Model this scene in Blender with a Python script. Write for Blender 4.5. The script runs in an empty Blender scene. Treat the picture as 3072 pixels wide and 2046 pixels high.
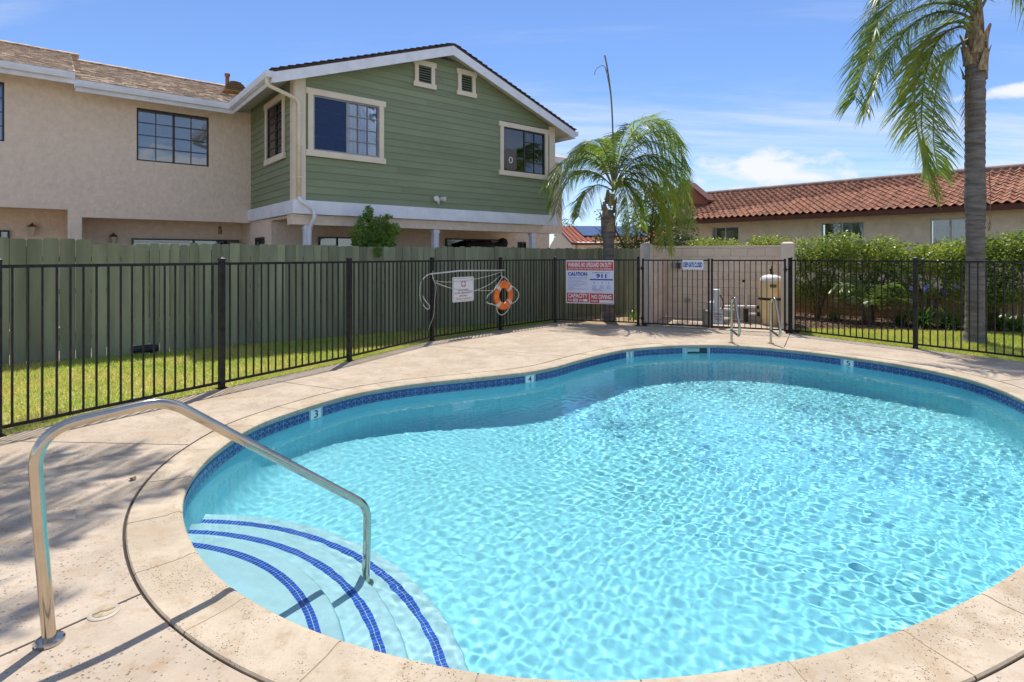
import bpy, bmesh, math, random
import numpy as np
from mathutils import Vector, Matrix
from math import radians, sin, cos, pi, atan2, sqrt, hypot

scene = bpy.context.scene
col = scene.collection
random.seed(11)
rng = np.random.default_rng(11)

# ------------------------------------------------------------------ camera
CAM_H = 1.60                      # eye height above the pool deck
FPX, CX, VH = 1680.0, 1536.0, 768.0   # focal length, centre column and horizon row (3072 px wide photo)
cam_d = bpy.data.cameras.new('camera')
cam = bpy.data.objects.new('camera', cam_d)
col.objects.link(cam)
cam.location = (0, 0, CAM_H)
cam.rotation_euler = (radians(90), 0, 0)
cam_d.sensor_width = 36
cam_d.lens = FPX / 3072 * 36
cam_d.shift_y = -(1023 - VH) / 3072
cam_d.clip_start = 0.05
cam_d.clip_end = 6000
scene.camera = cam

# ------------------------------------------------------------------ world and sun
SUN_EL, SUN_AZ = radians(66), radians(1.5)     # azimuth from +Y towards +X
world = bpy.data.worlds.new('World')
scene.world = world
world.use_nodes = True
wn, wl = world.node_tree.nodes, world.node_tree.links
wn.clear()
w_out = wn.new('ShaderNodeOutputWorld')
w_bg = wn.new('ShaderNodeBackground')
w_bg.inputs['Strength'].default_value = 0.129
sky = wn.new('ShaderNodeTexSky')
sky.sky_type = 'NISHITA'
sky.sun_disc = False
sky.sun_elevation = SUN_EL
sky.sun_rotation = SUN_AZ
sky.altitude = 0
sky.air_density = 1.0
sky.dust_density = 0.0
sky.ozone_density = 6.0
# clouds: noise on the view direction projected on a high plane
tc = wn.new('ShaderNodeTexCoord')
sep = wn.new('ShaderNodeSeparateXYZ'); wl.new(tc.outputs['Generated'], sep.inputs[0])
def wmath(op, a, b=None, clamp=False):
    n = wn.new('ShaderNodeMath'); n.operation = op; n.use_clamp = clamp
    for i, x in enumerate((a, b)):
        if x is None: continue
        if isinstance(x, (int, float)): n.inputs[i].default_value = x
        else: wl.new(x, n.inputs[i])
    return n.outputs[0]
zc = wmath('ADD', wmath('MAXIMUM', sep.outputs['Z'], 0.0), 0.12)
px = wmath('DIVIDE', sep.outputs['X'], zc); py = wmath('DIVIDE', sep.outputs['Y'], zc)
comb = wn.new('ShaderNodeCombineXYZ'); wl.new(px, comb.inputs[0]); wl.new(py, comb.inputs[1])
def cloud(scale, sx, sy, rot, loc, lo, hi, detail, rough):
    mp = wn.new('ShaderNodeMapping'); wl.new(comb.outputs[0], mp.inputs[0])
    mp.inputs['Scale'].default_value = (sx, sy, 1); mp.inputs['Rotation'].default_value = (0, 0, rot)
    mp.inputs['Location'].default_value = loc
    nz = wn.new('ShaderNodeTexNoise'); nz.inputs['Scale'].default_value = scale
    nz.inputs['Detail'].default_value = detail; nz.inputs['Roughness'].default_value = rough
    nz.inputs['Distortion'].default_value = 0.5
    wl.new(mp.outputs[0], nz.inputs['Vector'])
    mr = wn.new('ShaderNodeMapRange'); mr.interpolation_type = 'SMOOTHSTEP'
    mr.inputs['From Min'].default_value = lo; mr.inputs['From Max'].default_value = hi
    wl.new(nz.outputs['Fac'], mr.inputs['Value'])
    return mr.outputs[0]
CLOUD_A = cloud(1.0, 0.30, 1.1, 0.35, (3.1, 1.7, 0), 0.43, 0.68, 8, 0.62)     # long cirrus streaks
CLOUD_A2 = cloud(1.0, 0.16, 0.7, -0.30, (8.3, 4.7, 0), 0.47, 0.72, 8, 0.65)
# low cumulus: billowy noise in azimuth and height, gathered into a few banks round the horizon
yy = wmath('MAXIMUM', wmath('SQRT', wmath('ADD', wmath('MULTIPLY', sep.outputs['X'], sep.outputs['X']), wmath('MULTIPLY', sep.outputs['Y'], sep.outputs['Y']))), 0.05)
elev = wmath('DIVIDE', sep.outputs['Z'], yy)
azim = wmath('ARCTAN2', sep.outputs['X'], sep.outputs['Y'])
comb2 = wn.new('ShaderNodeCombineXYZ'); wl.new(azim, comb2.inputs[0]); wl.new(wmath('MULTIPLY', elev, 1.8), comb2.inputs[1])
def n2(scale, det, dist=0.0, off=0.0):
    mp = wn.new('ShaderNodeMapping'); wl.new(comb2.outputs[0], mp.inputs[0]); mp.inputs['Location'].default_value = (off, off, 0)
    nz = wn.new('ShaderNodeTexNoise'); nz.inputs['Scale'].default_value = scale; nz.inputs['Detail'].default_value = det; nz.inputs['Roughness'].default_value = 0.58; nz.inputs['Distortion'].default_value = dist
    wl.new(mp.outputs[0], nz.inputs['Vector']); return nz.outputs['Fac']
def bank(az0, el0, wa, we):
    a_ = wmath('DIVIDE', wmath('SUBTRACT', azim, az0), wa); e_ = wmath('DIVIDE', wmath('SUBTRACT', elev, el0), we)
    return wmath('SUBTRACT', 1.0, wmath('ADD', wmath('MULTIPLY', a_, a_), wmath('MULTIPLY', e_, e_)))
banks = bank(0.43, 0.140, 0.14, 0.042)
for q in ((0.385, 0.105, 0.05, 0.020), (0.735, 0.22, 0.09, 0.012), (-1.5, 0.14, 0.3, 0.05), (2.4, 0.12, 0.3, 0.05), (-2.7, 0.16, 0.25, 0.06)):
    banks = wmath('MAXIMUM', banks, bank(*q))
banks = wmath('MAXIMUM', banks, -1.5)
cb = wmath('ADD', wmath('MULTIPLY', banks, 0.75), wmath('MULTIPLY', wmath('SUBTRACT', n2(11, 8, 0.3), 0.5), 2.3))
mrb = wn.new('ShaderNodeMapRange'); mrb.interpolation_type = 'SMOOTHSTEP'; mrb.inputs['From Min'].default_value = 0.05; mrb.inputs['From Max'].default_value = 0.75; wl.new(cb, mrb.inputs['Value'])
CLOUD_B = mrb.outputs[0]
mixc = wmath('MAXIMUM', wmath('ADD', wmath('MULTIPLY', CLOUD_A, 0.6), wmath('MULTIPLY', CLOUD_A2, 0.5), True), wmath('MULTIPLY', CLOUD_B, 0.95))
w_mix = wn.new('ShaderNodeMix'); w_mix.data_type = 'RGBA'
wl.new(mixc, w_mix.inputs['Factor'])
w_tint = wn.new('ShaderNodeMix'); w_tint.data_type = 'RGBA'; w_tint.blend_type = 'MULTIPLY'; w_tint.inputs['Factor'].default_value = 1
wl.new(sky.outputs[0], w_tint.inputs['A']); w_tint.inputs['B'].default_value = (0.86, 0.885, 1.0, 1)
wl.new(w_tint.outputs['Result'], w_mix.inputs['A'])
w_mix.inputs['B'].default_value = (5.9, 6.0, 6.3, 1)
wl.new(w_mix.outputs['Result'], w_bg.inputs['Color'])
wl.new(w_bg.outputs[0], w_out.inputs[0])

sun_d = bpy.data.lights.new('sun', 'SUN')
sun_d.energy = 4.25
sun_d.angle = radians(0.5)
sun_d.color = (1.0, 0.94, 0.85)
sun = bpy.data.objects.new('sun', sun_d)
col.objects.link(sun)
sun_dir = Vector((sin(SUN_AZ) * cos(SUN_EL), cos(SUN_AZ) * cos(SUN_EL), sin(SUN_EL)))   # towards the sun
sun.rotation_euler = sun_dir.to_track_quat('Z', 'Y').to_euler()
sun.location = sun_dir * 40
sun_d.cycles.is_caustics_light = True

scene.view_settings.view_transform = 'Standard'
scene.view_settings.look = 'None'
scene.view_settings.gamma = 1
scene.view_settings.exposure = 0.33
scene.view_settings.use_curve_mapping = False
scene.render.engine = 'CYCLES'
scene.cycles.use_denoising = True
scene.cycles.use_adaptive_sampling = True
scene.cycles.adaptive_threshold = 0.02
scene.cycles.max_bounces = 8
scene.cycles.transparent_max_bounces = 10
scene.cycles.caustics_reflective = False
scene.cycles.caustics_refractive = True
scene.cycles.sample_clamp_indirect = 4.0
scene.cycles.blur_glossy = 0.5

# ------------------------------------------------------------------ measuring helpers
def G(u, v, z=0.0):
    """point of the level z that the photo shows in column u, row v"""
    Y = FPX * (CAM_H - z) / (v - VH)
    return Vector(((u - CX) / FPX * Y, Y, z))
def at(u, v, Y):
    """point at depth Y"""
    return Vector(((u - CX) / FPX * Y, Y, CAM_H - (v - VH) / FPX * Y))

class Frame:
    """an upright local frame: origin on the ground, x along a facade, y behind it"""
    def __init__(self, o, ang):
        self.o = Vector((o[0], o[1])); self.ang = ang
        self.a = Vector((cos(ang), sin(ang))); self.b = Vector((-sin(ang), cos(ang)))
    def xz(self, u, v, y=0.0):
        """facade coordinates (x, z) on the upright plane y for a photo pixel"""
        r = (u - CX) / FPX
        p = self.o + self.b * y
        s = (r * p.y - p.x) / (self.a.x - r * self.a.y)
        Y = p.y + s * self.a.y
        return s, CAM_H - (v - VH) / FPX * Y
    def yz(self, u, v, x=0.0):
        """the same on the upright plane x = const"""
        r = (u - CX) / FPX
        p = self.o + self.a * x
        t = (r * p.y - p.x) / (self.b.x - r * self.b.y)
        Y = p.y + t * self.b.y
        return t, CAM_H - (v - VH) / FPX * Y
    def local(self, p):
        d = Vector((p[0], p[1])) - self.o
        return Vector((d.dot(self.a), d.dot(self.b), p[2] if len(p) > 2 else 0))
    def place(self, e):
        e.location = (self.o.x, self.o.y, 0); e.rotation_euler = (0, 0, self.ang)
        return e

# ------------------------------------------------------------------ object helpers
def tag(o, label=None, cat=None, group=None, kind=None):
    if label: o['label'] = label
    if cat: o['category'] = cat
    if group: o['group'] = group
    if kind: o['kind'] = kind
    return o
def empty(name, loc=(0, 0, 0), rz=0.0, label=None, cat=None, group=None):
    e = bpy.data.objects.new(name, None)
    e.empty_display_size = 0.2
    col.objects.link(e)
    e.location = loc; e.rotation_euler = (0, 0, rz)
    return tag(e, label, cat, group)
def link(name, me, parent=None, m=None):
    o = bpy.data.objects.new(name, me)
    col.objects.link(o)
    if parent: o.parent = parent
    if m is not None: o.matrix_local = m
    return o
def copy_tree(o, parent=None):
    c = o.copy(); col.objects.link(c)
    if parent: c.parent = parent
    for ch in list(o.children): copy_tree(ch, c)
    return c

class MB:
    """collects faces, builds ONE mesh object"""
    def __init__(self): self.v = []; self.f = []
    def add(self, vs, fs):
        n = len(self.v)
        self.v += [tuple(p) for p in vs]; self.f += [tuple(i + n for i in f) for f in fs]
        return self
    def box(self, x0, x1, y0, y1, z0, z1, m=None):
        vs = [Vector(p) for p in ((x0, y0, z0), (x1, y0, z0), (x1, y1, z0), (x0, y1, z0), (x0, y0, z1), (x1, y0, z1), (x1, y1, z1), (x0, y1, z1))]
        if m is not None: vs = [m @ p for p in vs]
        return self.add(vs, [(3, 2, 1, 0), (4, 5, 6, 7), (0, 1, 5, 4), (1, 2, 6, 5), (2, 3, 7, 6), (3, 0, 4, 7)])
    def prism(self, poly, y0, y1, m=None):
        """a polygon in x, z pushed along y"""
        n = len(poly)
        vs = [Vector((x, y0, z)) for x, z in poly] + [Vector((x, y1, z)) for x, z in poly]
        if m is not None: vs = [m @ p for p in vs]
        area = sum(poly[i][0] * poly[(i + 1) % n][1] - poly[(i + 1) % n][0] * poly[i][1] for i in range(n))
        fs = [tuple(range(n)), tuple(range(2 * n - 1, n - 1, -1))] + [(i, i + n, (i + 1) % n + n, (i + 1) % n) for i in range(n)]
        if area < 0: fs = [f[::-1] for f in fs]
        return self.add(vs, fs)
    def slab(self, poly, z0, z1):
        """a polygon in x, y pushed along z"""
        n = len(poly)
        area = sum(poly[i][0] * poly[(i + 1) % n][1] - poly[(i + 1) % n][0] * poly[i][1] for i in range(n))
        if area < 0: poly = poly[::-1]
        vs = [(p[0], p[1], z0) for p in poly] + [(p[0], p[1], z1) for p in poly]
        return self.add(vs, [tuple(range(n - 1, -1, -1)), tuple(range(n, 2 * n))] + [(i, (i + 1) % n, (i + 1) % n + n, i + n) for i in range(n)])
    def tube(self, pts, r, seg=10, caps=True):
        pts = [Vector(p) for p in pts]
        rs = r if isinstance(r, (list, tuple)) else [r] * len(pts)
        rings = []; up = None
        for i, p in enumerate(pts):
            t = (pts[min(i + 1, len(pts) - 1)] - pts[max(i - 1, 0)]).normalized()
            if up is None:
                up = Vector((0, 0, 1)) if abs(t.z) < 0.9 else Vector((0, 1, 0))
            s = t.cross(up).normalized(); up = s.cross(t).normalized()
            rings.append([p + (s * cos(2 * pi * k / seg) + up * sin(2 * pi * k / seg)) * rs[i] for k in range(seg)])
        vs = [q for ring in rings for q in ring]; fs = []
        for i in range(len(pts) - 1):
            for k in range(seg):
                a, b = i * seg + k, i * seg + (k + 1) % seg
                fs.append((a, a + seg, b + seg, b))
        if caps:
            fs.append(tuple(range(seg))); fs.append(tuple(range(len(vs) - 1, len(vs) - seg - 1, -1)))
        return self.add(vs, fs)
    def lathe(self, prof, c=(0, 0, 0), seg=24):
        """profile of (radius, height) turned round the z axis"""
        vs = []; fs = []
        for r, z in prof:
            for k in range(seg): vs.append((c[0] + r * cos(2 * pi * k / seg), c[1] + r * sin(2 * pi * k / seg), c[2] + z))
        for i in range(len(prof) - 1):
            for k in range(seg):
                a, b = i * seg + k, i * seg + (k + 1) % seg
                fs.append((a, b, b + seg, a + seg))
        fs.append(tuple(range(seg - 1, -1, -1))); fs.append(tuple(range(len(vs) - seg, len(vs))))
        return self.add(vs, fs)
    def mesh(self, name, m=None, smooth=False, bevel=0.0, auto=None):
        me = bpy.data.meshes.new(name)
        me.from_pydata(self.v, [], self.f)
        if bevel > 0:
            bm = bmesh.new(); bm.from_mesh(me)
            es = [e for e in bm.edges if len(e.link_faces) == 2 and e.calc_face_angle(0) > 0.6]
            bmesh.ops.bevel(bm, geom=es, offset=bevel, segments=2, profile=0.6, affect='EDGES', clamp_overlap=True)
            bm.to_mesh(me); bm.free()
        if smooth:
            me.polygons.foreach_set('use_smooth', [True] * len(me.polygons))
            if auto: me.set_sharp_from_angle(angle=auto)
        if m is not None: me.materials.append(m)
        me.update()
        return me
    def build(self, name, m=None, parent=None, smooth=False, bevel=0.0, auto=None):
        return link(name, self.mesh(name, m, smooth, bevel, auto), parent)
def np_mesh(name, verts, faces, m=None, smooth=False):
    """fast mesh from arrays; every face has the same number of corners"""
    verts = np.asarray(verts, np.float32); faces = np.asarray(faces, np.int32)
    k = faces.shape[1]
    me = bpy.data.meshes.new(name)
    me.vertices.add(len(verts)); me.vertices.foreach_set('co', verts.ravel())
    me.loops.add(faces.size); me.loops.foreach_set('vertex_index', faces.ravel())
    me.polygons.add(len(faces)); me.polygons.foreach_set('loop_start', np.arange(0, faces.size, k, dtype=np.int32))
    if smooth: me.polygons.foreach_set('use_smooth', np.ones(len(faces), bool))
    me.update(calc_edges=True)
    if m is not None: me.materials.append(m)
    return me
def fillet(pts, radii, n=7):
    """a path with rounded corners"""
    pts = [Vector(p) for p in pts]; out = [pts[0]]
    for i in range(1, len(pts) - 1):
        p, a, b = pts[i], (pts[i - 1] - pts[i]), (pts[i + 1] - pts[i])
        r = radii[i - 1] if isinstance(radii, (list, tuple)) else radii
        r = min(r, a.length * .48, b.length * .48)
        q0, q1 = p + a.normalized() * r, p + b.normalized() * r
        for k in range(n + 1):
            t = k / n
            out.append(q0 * (1 - t) ** 2 + p * 2 * t * (1 - t) + q1 * t * t)
    out.append(pts[-1])
    return out
def crom(P, n=8, closed=False):
    """Catmull-Rom through points"""
    P = [Vector(p) for p in P]; N = len(P); out = []
    for i in range(N if closed else N - 1):
        if closed: a, b, c, d = P[(i - 1) % N], P[i], P[(i + 1) % N], P[(i + 2) % N]
        else: a, b, c, d = P[max(i - 1, 0)], P[i], P[i + 1], P[min(i + 2, N - 1)]
        for k in range(n):
            t = k / n
            out.append(0.5 * ((2 * b) + (c - a) * t + (2 * a - 5 * b + 4 * c - d) * t * t + (3 * b - a - 3 * c + d) * t ** 3))
    if not closed: out.append(P[-1])
    return out

# ------------------------------------------------------------------ materials
def nodes_of(name):
    m = bpy.data.materials.new(name); m.use_nodes = True
    return m, m.node_tree.nodes, m.node_tree.links, m.node_tree.nodes['Principled BSDF']
def mat(name, c, rough=0.6, var=0.12, scale=4.0, bump=0.0, bscale=60.0, metal=0.0, rnd=0.0, c2=None, spec=0.5, detail=6.0, coord='Object', stretch=(1, 1, 1), lo=0.35, hi=0.65, rvar=0.0):
    """one procedural colour: base colour broken up by noise, a little relief, optional variation per piece"""
    m, n, l, b = nodes_of(name)
    tcn = n.new('ShaderNodeTexCoord'); mp = n.new('ShaderNodeMapping')
    mp.inputs['Scale'].default_value = stretch
    if coord == 'World':
        g = n.new('ShaderNodeNewGeometry'); l.new(g.outputs['Position'], mp.inputs[0])
    else: l.new(tcn.outputs[coord], mp.inputs[0])
    oi = n.new('ShaderNodeObjectInfo')
    vec = mp.outputs[0]
    if rnd:
        va = n.new('ShaderNodeVectorMath'); va.operation = 'MULTIPLY_ADD'
        cx = n.new('ShaderNodeCombineXYZ'); l.new(oi.outputs['Random'], cx.inputs[0]); l.new(oi.outputs['Random'], cx.inputs[1])
        l.new(cx.outputs[0], va.inputs[0]); va.inputs[1].default_value = (37, 71, 0); l.new(vec, va.inputs[2]); vec = va.outputs[0]
    nz = n.new('ShaderNodeTexNoise'); nz.inputs['Scale'].default_value = scale; nz.inputs['Detail'].default_value = detail
    nz.inputs['Roughness'].default_value = 0.6
    l.new(vec, nz.inputs['Vector'])
    mr = n.new('ShaderNodeMapRange'); mr.inputs['From Min'].default_value = lo; mr.inputs['From Max'].default_value = hi
    l.new(nz.outputs['Fac'], mr.inputs['Value'])
    mx = n.new('ShaderNodeMix'); mx.data_type = 'RGBA'
    dark = c2 if c2 else tuple(x * (1 - 2 * var) for x in c)
    lite = c if c2 else tuple(min(1, x * (1 + var)) for x in c)
    mx.inputs['A'].default_value = (*dark, 1); mx.inputs['B'].default_value = (*lite, 1)
    l.new(mr.outputs[0], mx.inputs['Factor'])
    out = mx.outputs['Result']
    if rnd:
        hs = n.new('ShaderNodeHueSaturation')
        m1 = n.new('ShaderNodeMapRange'); m1.inputs['To Min'].default_value = 1 - rnd; m1.inputs['To Max'].default_value = 1 + rnd
        l.new(oi.outputs['Random'], m1.inputs['Value']); l.new(m1.outputs[0], hs.inputs['Value']); l.new(out, hs.inputs['Color'])
        out = hs.outputs[0]
    l.new(out, b.inputs['Base Color'])
    b.inputs['Roughness'].default_value = rough; b.inputs['Metallic'].default_value = metal
    b.inputs['Specular IOR Level'].default_value = spec
    if rvar:
        m2 = n.new('ShaderNodeMapRange'); m2.inputs['To Min'].default_value = rough - rvar; m2.inputs['To Max'].default_value = rough + rvar
        l.new(nz.outputs['Fac'], m2.inputs['Value']); l.new(m2.outputs[0], b.inputs['Roughness'])
    if bump:
        n2 = n.new('ShaderNodeTexNoise'); n2.inputs['Scale'].default_value = bscale; n2.inputs['Detail'].default_value = 5
        l.new(vec, n2.inputs['Vector'])
        bp = n.new('ShaderNodeBump'); bp.inputs['Strength'].default_value = 1.0; bp.inputs['Distance'].default_value = bump
        l.new(n2.outputs['Fac'], bp.inputs['Height']); l.new(bp.outputs[0], b.inputs['Normal'])
    return m
# ------------------------------------------------------------------ the pool: outline measured at the coping's inner edge
WATER_Z = -0.15
_in = [(541,1503),(568,1438),(622,1372),(714,1304),(790,1264),(941.6,1214),(1057,1181),(1186,1158),(1315.5,1143),(1455,1129.5),
       (1579,1116),(1669,1099),(1733,1080),(1820,1059),(1888,1046),(2000,1037),(2110,1034.5),(2238,1038),(2397.6,1052),(2547,1070.4),(2696,1092),
       (2870,1126.7),(2965,1154),(3072,1199)]
_near = [(3072,1700),(2871,1818.5),(2597,1932),(2242,2008),(1933,2044),(1650,2046),(1358,2012.7),(1170.7,1967),
         (968,1909.6),(800,1833),(666.7,1748),(588,1663.7),(547,1573)]
_pts = [G(*p) for p in _in] + [Vector((5.22, 5.30, 0)), Vector((4.52, 4.42, 0)), Vector((3.62, 3.58, 0))] + [G(*p) for p in _near]
_fine = crom(_pts, 12, True)
def resample(P, step, closed=True):
    P = [Vector(p) for p in P]
    if closed: P = P + [P[0]]
    d = [0]
    for i in range(1, len(P)): d.append(d[-1] + (P[i] - P[i - 1]).length)
    n = max(3, int(round(d[-1] / step))); out = []; j = 0
    for i in range(n if closed else n + 1):
        s = d[-1] * i / n
        while j < len(d) - 2 and d[j + 1] < s: j += 1
        t = (s - d[j]) / max(1e-9, d[j + 1] - d[j])
        out.append(P[j].lerp(P[j + 1], t))
    return out, d[-1]
def smooth_loop(P, it):
    for _ in range(it):
        N = len(P); P = [P[i] * .5 + (P[i - 1] + P[(i + 1) % N]) * .25 for i in range(N)]
    return P
RIM, RIM_LEN = resample(_fine, 0.05)
RIM = smooth_loop(RIM, 30)
NR = len(RIM)
def loop_normals(P):
    """unit vectors pointing out of a closed loop (the loop runs clockwise seen from above)"""
    N = len(P); out = []
    area = sum(P[i].x * P[(i + 1) % N].y - P[(i + 1) % N].x * P[i].y for i in range(N))
    s = 1 if area > 0 else -1
    for i in range(N):
        t = (P[(i + 1) % N] - P[i - 1]).normalized()
        out.append(Vector((t.y, -t.x, 0)) * s)
    return out
RIM_N = loop_normals(RIM)
def rim_off(d, P=RIM, Nn=RIM_N): return [p + n * d for p, n in zip(P, Nn)]
CENTRE = Vector((1.9, 5.4, 0))
def floor_z(p):
    t = ((p.x + 2.0) * 0.72 + (p.y - 4.0) * 0.69) / 7.0
    t = max(0, min(1, (t - 0.12) / 0.7)); t = t * t * (3 - 2 * t)
    return -1.06 - 0.62 * t

M_plaster = mat('pool_plaster', (0.335, 0.785, 0.885), rough=0.55, var=0.03, scale=3, bump=0.0008, bscale=90)  # base colour carries the blue tint of light through deep water
pool = tag(empty('pool', (0, 0, 0)), kind='structure')
def pool_shell():
    mb = MB(); rings = []
    prof = [(0.06, -0.02), (0.004, -0.05), (0.004, -0.30), (0.0, -0.34)]
    for d, z in prof: rings.append([Vector((p.x, p.y, z)) for p in rim_off(d)])
    base = rim_off(0)
    for k in range(0, 9):                       # wall and cove
        t = k / 8
        ring = []
        for p in base:
            fz = floor_z(p); cz = fz + 0.35
            q = p.lerp(CENTRE, 0.0)
            ang = t * pi / 2
            ins = 0.06 + 0.35 * (1 - cos(ang)); z = cz - 0.35 * sin(ang)
            d = (CENTRE - p).normalized()
            ring.append(Vector((p.x + d.x * ins, p.y + d.y * ins, z)))
        rings.append(ring)
    last = rings[-1]
    for t in (0.12, 0.3, 0.5, 0.7, 0.88):
        rings.append([Vector((p.x + (CENTRE.x - p.x) * t, p.y + (CENTRE.y - p.y) * t, 0)) for p in last])
        rings[-1] = [Vector((p.x, p.y, floor_z(p) + 0.0)) for p in rings[-1]]
    vs = [p for r in rings for p in r]; fs = []
    for i in range(len(rings) - 1):
        for k in range(NR):
            a, b = i * NR + k, i * NR + (k + 1) % NR
            fs.append((a, b, b + NR, a + NR))
    n = len(vs); vs.append(Vector((CENTRE.x, CENTRE.y, floor_z(CENTRE))))
    for k in range(NR): fs.append((n - NR + k, n - NR + (k + 1) % NR, n))
    mb.add(vs, fs)
    o = mb.build('pool_shell', M_plaster, pool, smooth=True)
    o.cycles.is_caustics_receiver = True
    return o
pool_shell()

# entry steps: three round treads in the near corner
M_step = mat('step_plaster', (0.58, 0.80, 0.845), rough=0.55, var=0.05, scale=3, bump=0.0008, bscale=90)  # paler base colour carries the weaker water tint over shallow treads
STEP_C = Vector((-2.28, 2.06)); STEPS = [(1.48, -0.30), (1.77, -0.48), (2.065, -0.66)]
M_step_tile = mat('cobalt_step_tile', (0.012, 0.10, 0.66), rough=0.25, var=0.25, scale=40, coord='World')
M_grout = mat('step_grout', (0.55, 0.65, 0.72), rough=0.8)
def inside(p, P):
    c = False; N = len(P); j = N - 1
    for i in range(N):
        if (P[i].y > p[1]) != (P[j].y > p[1]) and p[0] < (P[j].x - P[i].x) * (p[1] - P[i].y) / (P[j].y - P[i].y) + P[i].x: c = not c
        j = i
    return c
_rim_in = rim_off(-0.005)
for i, (r, z) in enumerate(STEPS):
    ro = r + 0.11
    st = MB().lathe([(ro + 0.015, -1.5 - z), (ro + 0.015, -0.03), (ro + 0.004, -0.008), (ro - 0.012, 0.0), (0.02, 0.0)], (STEP_C.x, STEP_C.y, z), 120).build('step', M_step, pool, smooth=True, auto=0.5)
    st.cycles.is_caustics_receiver = True
    tl = MB(); bk = MB(); w = 0.026
    n = int(2 * pi * r / w)
    for row in (-1, 1):
        for k in range(n):
            a0, a1 = 2 * pi * (k + .11) / n, 2 * pi * (k + .89) / n
            r0, r1 = r + (row - 1) * 0.013 + 0.0015 + (0.001 if row > 0 else 0), r + (row + 1) * 0.013 - 0.0015
            am = (a0 + a1) / 2
            if not inside((STEP_C.x + r * cos(am), STEP_C.y + r * sin(am)), _rim_in): continue
            q = [(STEP_C.x + rr * cos(a), STEP_C.y + rr * sin(a)) for rr, a in ((r0, a0), (r1, a0), (r1, a1), (r0, a1))]
            tl.slab(q, z + 0.0005, z + 0.004)
    o = tl.build('step_tiles', M_step_tile, st); o['kind'] = 'stuff'
    o.cycles.is_caustics_receiver = True

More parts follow.
